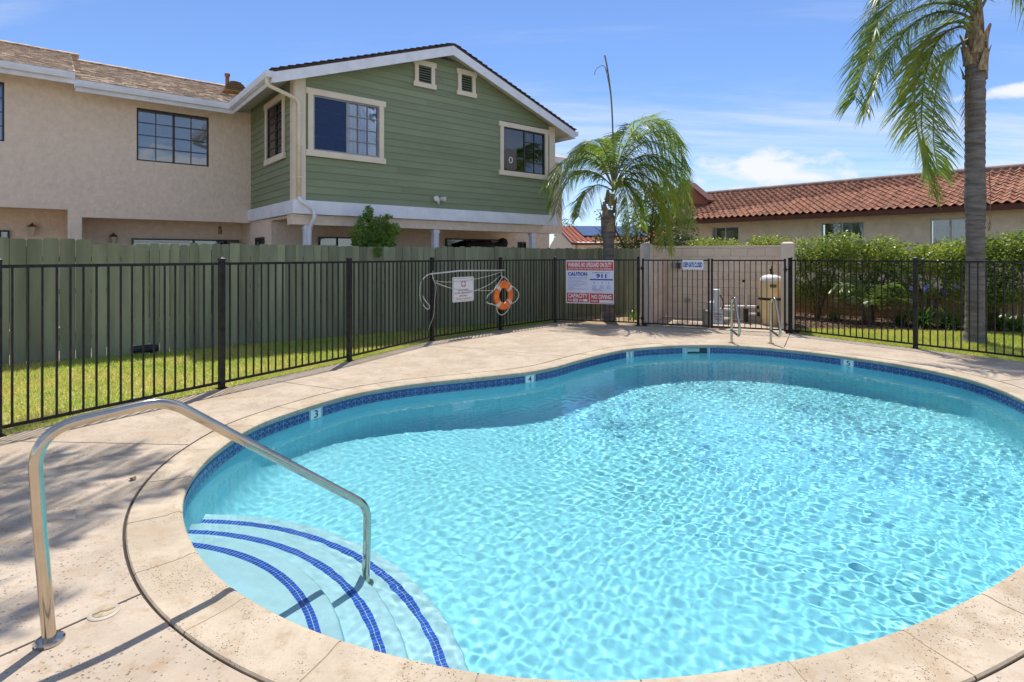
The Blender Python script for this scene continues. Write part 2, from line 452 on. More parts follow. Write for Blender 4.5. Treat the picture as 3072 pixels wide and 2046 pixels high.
# the water: a closed body whose top carries real ripples
def water():
    h = 0.0098
    P = np.array([(p.x, p.y) for p in rim_off(0.035)])
    x0, y0 = P.min(0) - 0.05; x1, y1 = P.max(0) + 0.05
    nx, ny = int((x1 - x0) / h) + 2, int((y1 - y0) / h) + 2
    X, Y = np.meshgrid(x0 + np.arange(nx) * h, y0 + np.arange(ny) * h)
    ins = np.zeros(X.shape, bool)
    for k in range(len(P)):
        ax, ay = P[k]; bx, by = P[k - 1]
        c = (ay > Y) != (by > Y)
        ins ^= c & (X < (bx - ax) * (Y - ay) / (by - ay + 1e-12) + ax)
    r = np.random.default_rng(5)
    Z = np.zeros_like(X)
    wx = X + 0.06 * np.sin(1.7 * Y + 0.6) + 0.05 * np.sin(2.3 * X - 1.9 * Y)
    wy = Y + 0.06 * np.sin(1.5 * X + 1.1) + 0.05 * np.sin(2.1 * Y + 1.4 * X)
    for i in range(70):
        lam = 0.034 * (4.4 ** r.random()); k = 2 * pi / lam
        a = r.normal(0.5, 1.1); ph = r.random() * 2 * pi
        amp = 0.25 / k ** 2 * (1.0 if lam > 0.05 else 0.7)
        Z += amp * np.sin(k * (wx * cos(a) + wy * sin(a)) + ph)
    for cxy, cr in (((0.4, 2.3), 0.9), ((1.3, 2.6), 0.8)):       # small rings
        D = np.hypot(X - cxy[0], Y - cxy[1]); Z += 0.0006 * np.sin(2 * pi * D / 0.16) * np.exp(-(D / cr) ** 2)
    calm = 0.42 + 0.58 * np.clip((X + 1.6) / 2.6, 0, 1)
    patch = 1.0 + 0.16 * np.sin(1.9 * X + 0.7 * Y + 0.4) + 0.14 * np.sin(1.3 * Y - 2.3 * X + 2.0) + 0.10 * np.sin(3.7 * X + 2.9 * Y)      # calmer and livelier areas
    Z = Z * calm * patch + WATER_Z
    cell = ins[:-1, :-1] | ins[1:, :-1] | ins[:-1, 1:] | ins[1:, 1:]
    jj, ii = np.nonzero(cell)
    a = jj * nx + ii
    top = np.stack([a, a + 1, a + nx + 1, a + nx], 1)
    used = np.unique(top); remap = -np.ones(nx * ny, np.int64); remap[used] = np.arange(len(used))
    V = np.stack([X.ravel()[used], Y.ravel()[used], Z.ravel()[used]], 1)
    top = remap[top]
    n = len(V)
    e = np.concatenate([top[:, [0, 1]], top[:, [1, 2]], top[:, [2, 3]], top[:, [3, 0]]])
    key = e.min(1) * n + e.max(1)
    uq, inv, cnt = np.unique(key, return_inverse=True, return_counts=True)
    be = e[cnt[inv] == 1]
    bv = np.unique(be); lo = -np.ones(n, np.int64); lo[bv] = n + np.arange(len(bv))
    VB = V[bv].copy(); VB[:, 2] = -1.95
    side = np.stack([be[:, 1], be[:, 0], lo[be[:, 0]], lo[be[:, 1]]], 1)
    cidx = n + len(bv)
    V = np.concatenate([V, VB, [[CENTRE.x, CENTRE.y, -1.95]]])
    bot = np.stack([lo[be[:, 1]], lo[be[:, 0]], np.full(len(be), cidx), np.full(len(be), cidx)], 1)
    m, nn, l, b = nodes_of('pool_water')
    nn.remove(b)
    gg = nn.new('ShaderNodeBsdfGlass'); gg.inputs['IOR'].default_value = 1.33; gg.inputs['Roughness'].default_value = 0.0
    gg.inputs['Color'].default_value = (0.86, 0.985, 1.0, 1)
    out = nn['Material Output']
    l.new(gg.outputs[0], out.inputs['Surface'])
    tris = np.concatenate([bot[:, :3]])
    faces4 = np.concatenate([top, side])
    me = bpy.data.meshes.new('water')
    me.vertices.add(len(V)); me.vertices.foreach_set('co', V.astype(np.float32).ravel())
    loops = np.concatenate([faces4.ravel(), tris.ravel()]).astype(np.int32)
    me.loops.add(len(loops)); me.loops.foreach_set('vertex_index', loops)
    starts = np.concatenate([np.arange(len(faces4)) * 4, len(faces4) * 4 + np.arange(len(tris)) * 3]).astype(np.int32)
    me.polygons.add(len(starts)); me.polygons.foreach_set('loop_start', starts)
    sm = np.zeros(len(starts), bool); sm[:len(top)] = True
    me.polygons.foreach_set('use_smooth', sm)
    me.update(calc_edges=True); me.materials.append(m)
    o = link('water', me); tag(o, kind='structure')
    o.cycles.is_caustics_caster = True
    return o
water()
# ------------------------------------------------------------------ coping stones, waterline tiles, deck slabs
_cum = [0.0]
for _i in range(NR): _cum.append(_cum[-1] + (RIM[(_i + 1) % NR] - RIM[_i]).length)
RIM_LEN = _cum[-1]
def rim_at(s):
    s %= RIM_LEN
    i = min(int(s / RIM_LEN * NR), NR - 1)
    while _cum[i] > s: i -= 1
    while i < NR - 1 and _cum[i + 1] <= s: i += 1
    t = (s - _cum[i]) / (_cum[i + 1] - _cum[i])
    j = (i + 1) % NR
    return RIM[i].lerp(RIM[j], t), RIM_N[i].lerp(RIM_N[j], t).normalized()
def rim_s(p):
    k = min(range(NR), key=lambda i: (RIM[i] - p).length_squared)
    return _cum[k]
def pitted(name, c, c2, pit, density, stain, scale_pit=70.0, bump=0.004, stain_scale=1.3, pit_mix=0.55):
    """salt-finish concrete: stains from broad noise, small dark pits with real relief"""
    m, n, l, b = nodes_of(name)
    g = n.new('ShaderNodeNewGeometry')
    def noise(sc, det=6, r=0.6):
        z = n.new('ShaderNodeTexNoise'); z.inputs['Scale'].default_value = sc; z.inputs['Detail'].default_value = det; z.inputs['Roughness'].default_value = r
        l.new(g.outputs['Position'], z.inputs['Vector']); return z.outputs['Fac']
    def rmp(x, lo, hi, a=0.0, bb=1.0):
        r = n.new('ShaderNodeMapRange'); r.inputs['From Min'].default_value = lo; r.inputs['From Max'].default_value = hi
        r.inputs['To Min'].default_value = a; r.inputs['To Max'].default_value = bb; r.interpolation_type = 'SMOOTHSTEP'
        l.new(x, r.inputs['Value']); return r.outputs[0]
    def mix(f, a, bcol):
        x = n.new('ShaderNodeMix'); x.data_type = 'RGBA'; l.new(f, x.inputs['Factor'])
        for k, q in (('A', a), ('B', bcol)):
            if isinstance(q, tuple): x.inputs[k].default_value = (*q, 1)
            else: l.new(q, x.inputs[k])
        return x.outputs['Result']
    def mul(a, bb):
        x = n.new('ShaderNodeMath'); x.operation = 'MULTIPLY'; l.new(a, x.inputs[0])
        if isinstance(bb, (int, float)): x.inputs[1].default_value = bb
        else: l.new(bb, x.inputs[1])
        return x.outputs[0]
    c0 = mix(rmp(noise(2.6, 8), 0.35, 0.65), c2, c)
    c0 = mix(mul(rmp(noise(stain_scale, 9, 0.65), 0.50, 0.72), 0.7), c0, stain)
    c0 = mix(mul(rmp(noise(0.8, 10, 0.7), 0.5, 0.7), 0.35), c0, tuple(x * 0.72 for x in c2))
    c0 = mix(mul(rmp(noise(9, 8, 0.75), 0.48, 0.66), 0.6), c0, stain)
    c0 = mix(mul(rmp(noise(85, 5), 0.48, 0.72), 0.32), c0, tuple(x * 0.62 for x in c))
    vo = n.new('ShaderNodeTexVoronoi'); vo.inputs['Scale'].default_value = scale_pit; vo.inputs['Randomness'].default_value = 1
    wob = n.new('ShaderNodeTexNoise'); wob.inputs['Scale'].default_value = 60; wob.inputs['Detail'].default_value = 3; l.new(g.outputs['Position'], wob.inputs['Vector'])
    wv = n.new('ShaderNodeVectorMath'); wv.operation = 'MULTIPLY_ADD'; l.new(wob.outputs['Color'], wv.inputs[0]); wv.inputs[1].default_value = (0.018, 0.018, 0.018); l.new(g.outputs['Position'], wv.inputs[2])
    l.new(wv.outputs[0], vo.inputs['Vector'])
    sepc = n.new('ShaderNodeSeparateColor'); l.new(vo.outputs['Color'], sepc.inputs[0])
    has = rmp(sepc.outputs[0], density, density + 0.02, 1, 0)
    size = rmp(sepc.outputs[1], 0, 1, 0.12, 0.42)
    dd = n.new('ShaderNodeMath'); dd.operation = 'DIVIDE'; l.new(vo.outputs['Distance'], dd.inputs[0]); l.new(size, dd.inputs[1])
    pitm = mul(mul(rmp(dd.outputs[0], 0.55, 1.0, 1, 0), has), rmp(noise(2.3, 8, 0.75), 0.44, 0.58))
    c0 = mix(mul(pitm, pit_mix), c0, pit)
    l.new(c0, b.inputs['Base Color']); b.inputs['Roughness'].default_value = 0.8; b.inputs['Specular IOR Level'].default_value = 0.3
    hsum = n.new('ShaderNodeMath'); hsum.operation = 'MULTIPLY_ADD'
    l.new(pitm, hsum.inputs[0]); hsum.inputs[1].default_value = -1.2; l.new(mul(noise(55, 6), 0.35), hsum.inputs[2])
    bp = n.new('ShaderNodeBump'); bp.inputs['Distance'].default_value = bump; bp.inputs['Strength'].default_value = 1
    l.new(hsum.outputs[0], bp.inputs['Height']); l.new(bp.outputs[0], b.inputs['Normal'])
    return m
M_coping = pitted('cream_coping', (0.55, 0.46, 0.345), (0.44, 0.365, 0.27), (0.10, 0.07, 0.05), 0.58, (0.38, 0.275, 0.17), 110.0, 0.003, 2.0, 0.85)
M_deck = pitted('salt_finish_concrete', (0.53, 0.445, 0.35), (0.42, 0.345, 0.265), (0.14, 0.09, 0.055), 0.45, (0.36, 0.245, 0.145), 60.0, 0.006)
M_joint = mat('joint_filler', (0.05, 0.042, 0.036), rough=0.9, coord='World')

COPE = [(0.055, -0.052), (0.012, -0.052), (0.000, -0.042), (-0.010, -0.022), (-0.006, -0.004), (0.010, 0.008), (0.036, 0.009), (0.07, 0.003), (0.10, 0.0), (0.19, 0.0), (0.276, 0.0), (0.283, -0.008), (0.283, -0.06)]
_s_joint = rim_s(G(588, 1663.7)); n_cope = 41; c_len = RIM_LEN / n_cope
coping = tag(empty('coping', (0, 0, 0)), kind='structure')
for k in range(n_cope):
    s0 = _s_joint + k * c_len + 0.004; s1 = s0 + c_len - 0.008
    mb = MB(); n = 13; rings = []
    tilt = random.uniform(-0.0015, 0.0015)
    for i in range(n):
        p, nn_ = rim_at(s0 + (s1 - s0) * i / (n - 1))
        rings.append([Vector((p.x + nn_.x * d, p.y + nn_.y * d, z + tilt)) for d, z in COPE])
    vs = [q for r in rings for q in r]; fs = []; w = len(COPE)
    for i in range(n - 1):
        for j in range(w - 1): fs.append((i * w + j, i * w + j + 1, (i + 1) * w + j + 1, (i + 1) * w + j))
        fs.append((i * w + w - 1, i * w, (i + 1) * w, (i + 1) * w + w - 1))
    fs.append(tuple(range(w))); fs.append(tuple(range(len(vs) - 1, len(vs) - w - 1, -1)))
    mb.add(vs, fs)
    mb.build('coping_stone', M_coping, coping, smooth=True, auto=0.7)
# grout bed under the coping
mb = MB(); a_, b_ = rim_off(0.03), rim_off(0.283)
vs = []; pr_ = [(d + 0.0025 if d < 0.02 else d, z - 0.0022) for d, z in COPE[1:11]]
for d, z in pr_: vs += [Vector((p.x, p.y, z)) for p in rim_off(d)]
mb.add(vs, [(j * NR + k, j * NR + (k + 1) % NR, (j + 1) * NR + (k + 1) % NR, (j + 1) * NR + k) for j in range(len(pr_) - 1) for k in range(NR)])
mb.build('mortar_bed', mat('sandy_mortar', (0.45, 0.34, 0.22), rough=0.9, coord='World'), coping)
mb = MB(); a_ = rim_off(0.284)
vs = [Vector((p.x, p.y, -0.016)) for p in a_] + [Vector((p.x, p.y, -0.016)) for p in rim_off(0.31)]
mb.add(vs, [(k, (k + 1) % NR, (k + 1) % NR + NR, k + NR) for k in range(NR)])
mb.build('mastic_joint', M_joint, coping)

# --- waterline tiles, two rows
def tile_material():
    m, n, l, b = nodes_of('navy_waterline_tile')
    tcn = n.new('ShaderNodeTexCoord'); sp = n.new('ShaderNodeSeparateXYZ'); l.new(tcn.outputs['Object'], sp.inputs[0])
    def mth(op, a, bb=None):
        x = n.new('ShaderNodeMath'); x.operation = op
        for i, q in enumerate((a, bb)):
            if q is None: continue
            if isinstance(q, (int, float)): x.inputs[i].default_value = q
            else: l.new(q, x.inputs[i])
        return x.outputs[0]
    u_ = mth('DIVIDE', sp.outputs['X'], 0.05); v_ = mth('DIVIDE', sp.outputs['Z'], 0.0275)     # both -1..1
    def line(x, w): return mth('LESS_THAN', mth('ABSOLUTE', x), w)
    vv = mth('ADD', v_, 1.0)
    rad = mth('SQRT', mth('ADD', mth('MULTIPLY', u_, u_), mth('MULTIPLY', vv, vv)))
    arc = line(mth('SUBTRACT', rad, 0.92), 0.055)
    mid = line(u_, 0.05)
    dg = line(mth('SUBTRACT', mth('ABSOLUTE', u_), mth('MULTIPLY', vv, 0.5)), 0.035)
    f = mth('MAXIMUM', mth('MAXIMUM', arc, mid), dg)
    nz = n.new('ShaderNodeTexNoise'); nz.inputs['Scale'].default_value = 90; l.new(tcn.outputs['Object'], nz.inputs['Vector'])
    oi = n.new('ShaderNodeObjectInfo')
    mx0 = n.new('ShaderNodeMix'); mx0.data_type = 'RGBA'; l.new(oi.outputs['Random'], mx0.inputs['Factor'])
    mx0.inputs['A'].default_value = (0.010, 0.035, 0.16, 1); mx0.inputs['B'].default_value = (0.014, 0.06, 0.24, 1)
    mx = n.new('ShaderNodeMix'); mx.data_type = 'RGBA'; l.new(mth('MULTIPLY', f, nz.outputs['Fac']), mx.inputs['Factor'])
    l.new(mx0.outputs['Result'], mx.inputs['A']); mx.inputs['B'].default_value = (0.45, 0.62, 0.75, 1)
    l.new(mx.outputs['Result'], b.inputs['Base Color']); b.inputs['Roughness'].default_value = 0.18
    return m
M_tile = tile_material()
M_white_tile = mat('white_marker_tile', (0.72, 0.80, 0.80), rough=0.25, var=0.03)
M_black_paint = mat('black_paint', (0.02, 0.02, 0.022), rough=0.4)
TILE_W, TILE_H = 0.10, 0.055
tile_me = [MB().box(-0.0485, 0.0485, -0.006, 0.02, -0.0262, 0.0262).mesh('waterline_tile', M_tile, bevel=0.0012)]
tile_me.append(MB().box(-0.0485, 0.0485, -0.006, 0.02, -0.0262, 0.0262, Matrix.Scale(-1, 4, (0, 0, 1))).mesh('waterline_tile', M_tile))
band = MB()
_b0, _b1 = rim_off(0.0), rim_off(0.0)
band.add([Vector((p.x, p.y, -0.052)) for p in rim_off(0.003)] + [Vector((p.x, p.y, -0.165)) for p in rim_off(0.003)], [(k, k + NR, (k + 1) % NR + NR, (k + 1) % NR) for k in range(NR)])
tb = band.build('tile_band', mat('tile_grout', (0.35, 0.48, 0.56), rough=0.8, coord='World'), pool)
markers = [('3', G(948, 1214)), ('4', G(1592, 1115)), ('5', G(1886, 1047)), ('5', G(2545, 1070))]
marker_s = [rim_s(p) for _, p in markers]
skim_s = rim_s(G(2093, 1034.5)); SKIM_W = 0.43
def sdist(a, b):
    d = abs(a - b) % RIM_LEN
    return min(d, RIM_LEN - d)
n_t = int(RIM_LEN / TILE_W); cand = []
for k in range(n_t):
    s = (k + 0.5) * RIM_LEN / n_t
    if any(sdist(s, q) < 0.105 for q in marker_s) or sdist(s, skim_s) < SKIM_W / 2 + 0.04: continue
    p, nn_ = rim_at(s)
    facing = -nn_.dot((Vector((0, 0, 0)) - p).normalized()) * -1
    vis = (-nn_).dot((Vector((0, 0, 0)) - p).normalized()) > 0.03 and abs(p.x / p.y) < 0.96
    for row in (0, 1): cand.append((0 if vis else 1, p.length, p, nn_, row))
cand.sort(key=lambda c: (c[0], c[1]))
rest = MB()
for k, (hid, _, p, nn_, row) in enumerate(cand):
    ang = atan2(nn_.y, nn_.x) - pi / 2
    z = -0.080 - row * TILE_H
    m = Matrix.Translation((p.x, p.y, z)) @ Matrix.Rotation(ang, 4, 'Z')
    if k < 300: link('waterline_tile', tile_me[row], tb, m)
    else: rest.box(-0.0485, 0.0485, -0.006, 0.02, -0.0262, 0.0262, m)
if rest.v:
    o = rest.build('waterline_tiles', mat('navy_tile_plain', (0.012, 0.05, 0.20), rough=0.2, coord='World'), tb); o['kind'] = 'stuff'

def text_mesh(body, w, h, m, depth=0.0015, bold=0.0, align='CENTER'):
    """lettering fitted into a w by h box, in the x-z plane facing -y, centred on the origin (or left aligned)"""
    cu = bpy.data.curves.new('lettering', 'FONT'); cu.body = body; cu.extrude = 0.02; cu.offset = bold; cu.resolution_u = 3
    ob = bpy.data.objects.new('lettering', cu); col.objects.link(ob)
    dg = bpy.context.evaluated_depsgraph_get()
    me = bpy.data.meshes.new_from_object(ob.evaluated_get(dg))
    bpy.data.objects.remove(ob)
    co = np.zeros(len(me.vertices) * 3, np.float32); me.vertices.foreach_get('co', co); co = co.reshape(-1, 3)
    lo, hi = co.min(0), co.max(0); size = np.maximum(hi - lo, 1e-6)
    out = np.zeros_like(co)
    out[:, 0] = ((co[:, 0] - lo[0]) / size[0] - (0.5 if align == 'CENTER' else 0)) * w
    out[:, 2] = ((co[:, 1] - lo[1]) / size[1] - 0.5) * h
    out[:, 1] = -((co[:, 2] - lo[2]) / size[2]) * depth
    me.vertices.foreach_set('co', out.ravel()); me.materials.clear(); me.materials.append(m); me.update()
    return me
for (txt, _), s in zip(markers, marker_s):
    p, nn_ = rim_at(s)
    m = Matrix.Translation((p.x, p.y, -0.1075)) @ Matrix.Rotation(atan2(nn_.y, nn_.x) - pi / 2, 4, 'Z')
    t = link('depth_marker_tile', MB().box(-0.072, 0.072, -0.008, 0.02, -0.054, 0.054).mesh('depth_marker_tile', M_white_tile, bevel=0.002), tb, m)
    nt = link('numeral', text_mesh(txt, 0.055, 0.082, M_black_paint, 0.001, 0.012), t, Matrix.Translation((0, -0.0082, 0.004)))
p, nn_ = rim_at(skim_s)
m = Matrix.Translation((p.x, p.y, -0.11)) @ Matrix.Rotation(atan2(nn_.y, nn_.x) - pi / 2, 4, 'Z')
sk = link('skimmer_dark_plate', MB().box(-SKIM_W / 2, SKIM_W / 2, -0.004, 0.02, -0.055, 0.055).mesh('skimmer_dark_plate', mat('painted_skimmer_shade', (0.012, 0.03, 0.05), rough=0.5)), tb, m)  # flat plate, the recess's shade is painted as its dark colour
MB().box(-SKIM_W / 2 + 0.01, SKIM_W * 0.08, -0.010, -0.004, -0.01, 0.05).build('skimmer_flap', mat('aged_white_plastic', (0.42, 0.55, 0.50), rough=0.5), sk)
fr = MB()
for q in ((-SKIM_W / 2 - 0.012, -SKIM_W / 2, -0.055, 0.055), (SKIM_W / 2, SKIM_W / 2 + 0.012, -0.055, 0.055)): fr.box(q[0], q[1], -0.012, 0.02, q[2], q[3])
fr.build('skimmer_frame', M_white_tile, sk)

# --- deck slabs between control joints
P_FENCE = dict(p0=(-4.565, 4.96), p1=(-3.51, 6.77), p2=(-2.48, 8.53), p3=(-1.51, 10.58), p4=(-0.25, 12.11), p5=(1.04, 13.51), g0=(2.90, 12.86), g1=(5.76, 11.59), p7=(6.99, 9.70), p8=(8.20, 7.75), p9=(9.2, 5.6))
pf = {k: Vector((*v, 0)) for k, v in P_FENCE.items()}
def V2(x, y): return Vector((x, y, 0))
OUT = [(V2(-4.52, 4.86), G(580, 1336)), pf['p0'], pf['p1'], (V2(-3.22, 7.27), G(1023, 1173)), pf['p2'], (V2(-1.70, 10.20), G(1706, 1070)), pf['p3'], pf['p4'],
       (V2(0.78, 13.23), G(1960, 1033)), pf['p5'], pf['g0'], (pf['g1'], G(2348, 1040)), pf['p7'], (pf['p8'], V2(6.2, 7.2)), pf['p9'], V2(9.8, 2), V2(15, -2), V2(15, -14), (V2(7.0, -14), V2(2.1, 2.25)),
       (V2(-5.0, -14), V2(-0.8, 2.05)), (V2(-12.0, -12.0), G(430, 1785)), V2(-13, -12), V2(-8.6, -1.5), V2(-6.6, 1.2), V2(-5.5, 3.1)]  # wide concrete behind the camera is added to bounce sun onto shaded walls
deck = tag(empty('pool_deck', (0, 0, 0)), kind='structure')
ji = [i for i, q in enumerate(OUT) if isinstance(q, tuple)]
for a, i0 in enumerate(ji):
    i1 = ji[(a + 1) % len(ji)]
    o0, c0 = OUT[i0]; o1, c1 = OUT[i1]
    mid = []; i = (i0 + 1) % len(OUT)
    while i != i1: mid.append(OUT[i]); i = (i + 1) % len(OUT)
    s0, s1 = rim_s(c0), rim_s(c1)
    if s1 < s0: s1 += RIM_LEN
    g = 0.006
    n = max(3, int((s1 - s0) / 0.06))
    inner = []
    for k in range(n + 1):
        p, nn_ = rim_at(s0 + g + (s1 - s0 - 2 * g) * k / n)
        inner.append(p + nn_ * 0.2985)
    d0 = (o1 - c1).normalized(); e0 = (o0 - c0).normalized()
    n0 = Vector((e0.y, -e0.x, 0)); n1 = Vector((d0.y, -d0.x, 0))
    poly = inner + [o1 - n1 * -g if False else o1] + mid[::-1] + [o0]
    # pull the outer corners in a little so the joints stay open
    poly = inner + [o1 + (o0 - o1).normalized() * g if not mid else o1 + (mid[-1] - o1).normalized() * g] + mid[::-1] + [o0 + ((mid[0] if mid else o1) - o0).normalized() * g]
    mb = MB().slab([(p.x, p.y) for p in poly], -0.09, 0.0)
    mb.build('deck_slab', M_deck, deck, bevel=0.004)
# --- the ground: one sheet to the horizon, open at the pool
M_ground = mat('dry_soil', (0.33, 0.27, 0.20), rough=0.95, var=0.2, scale=1.5, coord='World', bump=0.01, bscale=25)
mb = MB(); rings = [rim_off(0.29)]
for r in (13, 40, 200, 3000):
    rings.append([CENTRE + (p - CENTRE).normalized() * r for p in RIM])
vs = [Vector((p.x, p.y, -0.07)) for r in rings for p in r]
mb.add(vs, [(i * NR + k, i * NR + (k + 1) % NR, (i + 1) * NR + (k + 1) % NR, (i + 1) * NR + k) for i in range(len(rings) - 1) for k in range(NR)])
tag(mb.build('ground', M_ground), kind='structure')
# two small plates in the near deck
p = G(312, 1838)
o = tag(empty('drain_cap', p, 0.5), 'cracked oval plastic cap set flush in the concrete beside the handrail', 'drain cap')
MB().lathe([(0.062, -0.01), (0.062, 0.003), (0.055, 0.006), (0.002, 0.006)], seg=28).build('rim', mat('pale_cap', (0.46, 0.41, 0.33), rough=0.6), o)
MB().lathe([(0.044, 0.0), (0.044, 0.0075), (0.002, 0.008)], seg=28).build('lid', mat('yellowed_cap', (0.42, 0.34, 0.22), rough=0.6, var=0.2, scale=30), o)
cr = MB()
for a0, b0 in (((-0.04, -0.012), (-0.01, 0.004)), ((-0.01, 0.004), (0.012, -0.008)), ((0.012, -0.008), (0.042, 0.01))):
    cr.tube([(a0[0], a0[1], 0.008), (b0[0], b0[1], 0.008)], 0.0015, 5)
cr.build('crack', M_black_paint, o)
p = G(397, 1440)
mb = MB(); rr = random.Random(4)
for k in range(26):
    a = rr.random() * 6.28; q = Vector((0.03 * cos(a) * rr.random(), 0.03 * sin(a) * rr.random(), 0.006 + rr.random() * 0.012))
    d = Vector((rr.uniform(-1, 1), rr.uniform(-1, 1), rr.uniform(-.3, .5))) * 0.016; e = Vector((-d.y, d.x, rr.uniform(-.01, .01))) * 0.5
    mb.add([p + q - d, p + q + e, p + q + d, p + q - e], [(0, 1, 2, 3)])
tag(mb.build('dry_leaf', mat('dry_leaf', (0.24, 0.17, 0.09), rough=0.8, coord='World')), 'small crumpled dry leaf lying on the concrete by the coping', 'leaf')

# ------------------------------------------------------------------ steel rails
M_chrome = mat('worn_stainless', (0.56, 0.50, 0.41), rough=0.15, var=0.05, scale=9, metal=1.0, rvar=0.05)
hr = tag(empty('handrail', G(149, 1926)), 'bent stainless handrail from the concrete down to the pool steps', 'handrail')
_d = Vector((0.686, 0.7276, 0)); _post = (_d * 1.49); 
def hp(s, z): return Vector((_d.x * s, _d.y * s, z))
path = fillet([hp(0, 0.0), hp(-0.030, 0.45), hp(-0.052, 0.885), hp(0.425, 0.925), hp(1.508, 0.075), hp(1.495, -0.655)], [0.02, 0.16, 0.10, 0.085], 10)
MB().tube(path, 0.0242, 20).build('tube', M_chrome, hr, smooth=True, auto=0.8)
MB().lathe([(0.052, 0.0), (0.052, 0.012), (0.046, 0.018), (0.027, 0.02)], seg=32).build('flange', M_chrome, hr, smooth=True, auto=0.6)
MB().lathe([(0.05, -0.66), (0.05, -0.648), (0.044, -0.64), (0.026, -0.638)], (hp(1.495, 0).x, hp(1.495, 0).y, 0), 32).build('flange', M_chrome, hr, smooth=True, auto=0.6)
for (u, v, lab) in ((2195, 1029, 'curved stainless ladder grab rail nearer the pump and the white paper notice'), (2312.5, 1031, 'curved stainless ladder grab rail in front of the tan filter tank')):
    g = tag(empty('ladder_rail', G(u, v)), lab, 'grab rail', 'pair of ladder grab rails')
    def lp(s, z): return Vector((-0.03 * s, -s, z))
    pa = fillet([lp(0, 0), lp(0, 0.80), lp(0.16, 0.86), lp(0.40, 0.30), lp(0.36, 0.17), lp(0.0, 0.24)], [0.14, 0.12, 0.12, 0.09], 9)
    MB().tube(pa, 0.0225, 14).build('tube', M_chrome, g, smooth=True, auto=0.8)
    MB().lathe([(0.055, 0.0), (0.055, 0.012), (0.026, 0.016)], seg=24).build('flange', M_chrome, g, smooth=True, auto=0.6)
# ------------------------------------------------------------------ black iron fence and gates
M_iron = mat('black_powder_coat', (0.027, 0.024, 0.022), rough=0.42, var=0.25, scale=14, bump=0.0006, bscale=120, rnd=0.15, spec=0.2)
F_TOP = 1.522
picket_me = MB().box(-0.008, 0.008, -0.008, 0.008, 0.075, F_TOP - 0.01).mesh('picket', M_iron)
post_me = MB().box(-0.03, 0.03, -0.03, 0.03, 0.0, 1.555).box(-0.034, 0.034, -0.034, 0.034, 1.555, 1.568).add([(-0.034, -0.034, 1.568), (0.034, -0.034, 1.568), (0.034, 0.034, 1.568), (-0.034, 0.034, 1.568), (0, 0, 1.59)], [(0, 1, 4), (1, 2, 4), (2, 3, 4), (3, 0, 4)]).mesh('fence_post', M_iron)
foot_me = MB().box(-0.055, 0.055, -0.055, 0.055, 0.0, 0.008).mesh('foot_plate', M_iron)
def fence_run(label, pts, n_pick, posts=None):
    root = tag(empty('iron_fence', (pts[0].x, pts[0].y, 0)), label, 'fence')
    o0 = Vector((pts[0].x, pts[0].y, 0))
    for i, p in enumerate(pts):
        d = (pts[min(i + 1, len(pts) - 1)] - pts[max(i - 1, 0)]); ang = atan2(d.y, d.x)
        if posts is None or posts[i]:
            po = link('fence_post', post_me, root, Matrix.Translation(p - o0) @ Matrix.Rotation(ang + random.uniform(-.03, .03), 4, 'Z'))
            link('foot_plate', foot_me, po)
    for i in range(len(pts) - 1):
        a, b = pts[i] - o0, pts[i + 1] - o0; d = b - a; L = d.length; ang = atan2(d.y, d.x)
        m = Matrix.Translation(a) @ Matrix.Rotation(ang, 4, 'Z')
        r = link('top_rail', MB().box(0.028, L - 0.028, -0.015, 0.015, F_TOP - 0.03, F_TOP).mesh('top_rail', M_iron), root, m)
        r = link('bottom_rail', MB().box(0.028, L - 0.028, -0.015, 0.015, 0.06, 0.088).mesh('bottom_rail', M_iron), root, m)
        n = n_pick[i]
        for k in range(n):
            x = L * (k + 1) / (n + 1)
            link('picket', picket_me, root, m @ Matrix.Translation((x + random.uniform(-.003, .003), 0, 0)))
    return root
_pm = pf['p0'] - (pf['p1'] - pf['p0'])
fence_run('long black iron fence between the pool concrete and the green plank fence', [_pm, pf['p0'], pf['p1'], pf['p2'], pf['p3'], pf['p4'], pf['p5'], pf['g0']], [18, 18, 18, 20, 18, 18, 17])
fence_run('black iron fence in front of the hedge and the tall palm', [pf['g1'], pf['p7'], pf['p8'], pf['p9']], [20, 20, 20])
def gate(label, a, b, n, hinge_right):
    d = b - a; L = d.length
    g = tag(empty('iron_gate', (a.x, a.y, 0), atan2(d.y, d.x)), label, 'gate', 'pair of pump yard gates')
    st = 0.02
    for x in (st, L - st): MB().box(x - st, x + st, -0.02, 0.02, 0.03, 1.545).build('stile', M_iron, g)
    MB().box(2 * st, L - 2 * st, -0.015, 0.015, F_TOP - 0.032, F_TOP - 0.002).build('top_rail', M_iron, g)
    MB().box(2 * st, L - 2 * st, -0.015, 0.015, 0.05, 0.08).build('bottom_rail', M_iron, g)
    for k in range(n):
        link('picket', picket_me, g, Matrix.Translation((2 * st + (L - 4 * st) * (k + 1) / (n + 1), 0, 0)))
    x = L if hinge_right else 0
    for z in (0.18, 1.32):
        MB().tube([(x - 0.05, -0.035, z), (x + 0.06, -0.035, z)], 0.012, 8).box(x - 0.012, x + 0.012, -0.05, -0.02, z - 0.045, z + 0.045).build('hinge', M_iron, g)
    return g
_gd = (pf['g1'] - pf['g0']); _gl = _gd.length; _gu = _gd / _gl
def along(u):
    r = (u - CX) / FPX; s = (r * pf['g0'].y - pf['g0'].x) / (_gu.x - r * _gu.y)
    return pf['g0'] + _gu * s
gate('black iron gate leaf with the KEEP GATE CLOSED plate', along(1926), along(2129), 12, False)
gate('black iron gate leaf in front of the tan filter tank', along(2133), along(2358), 12, True)

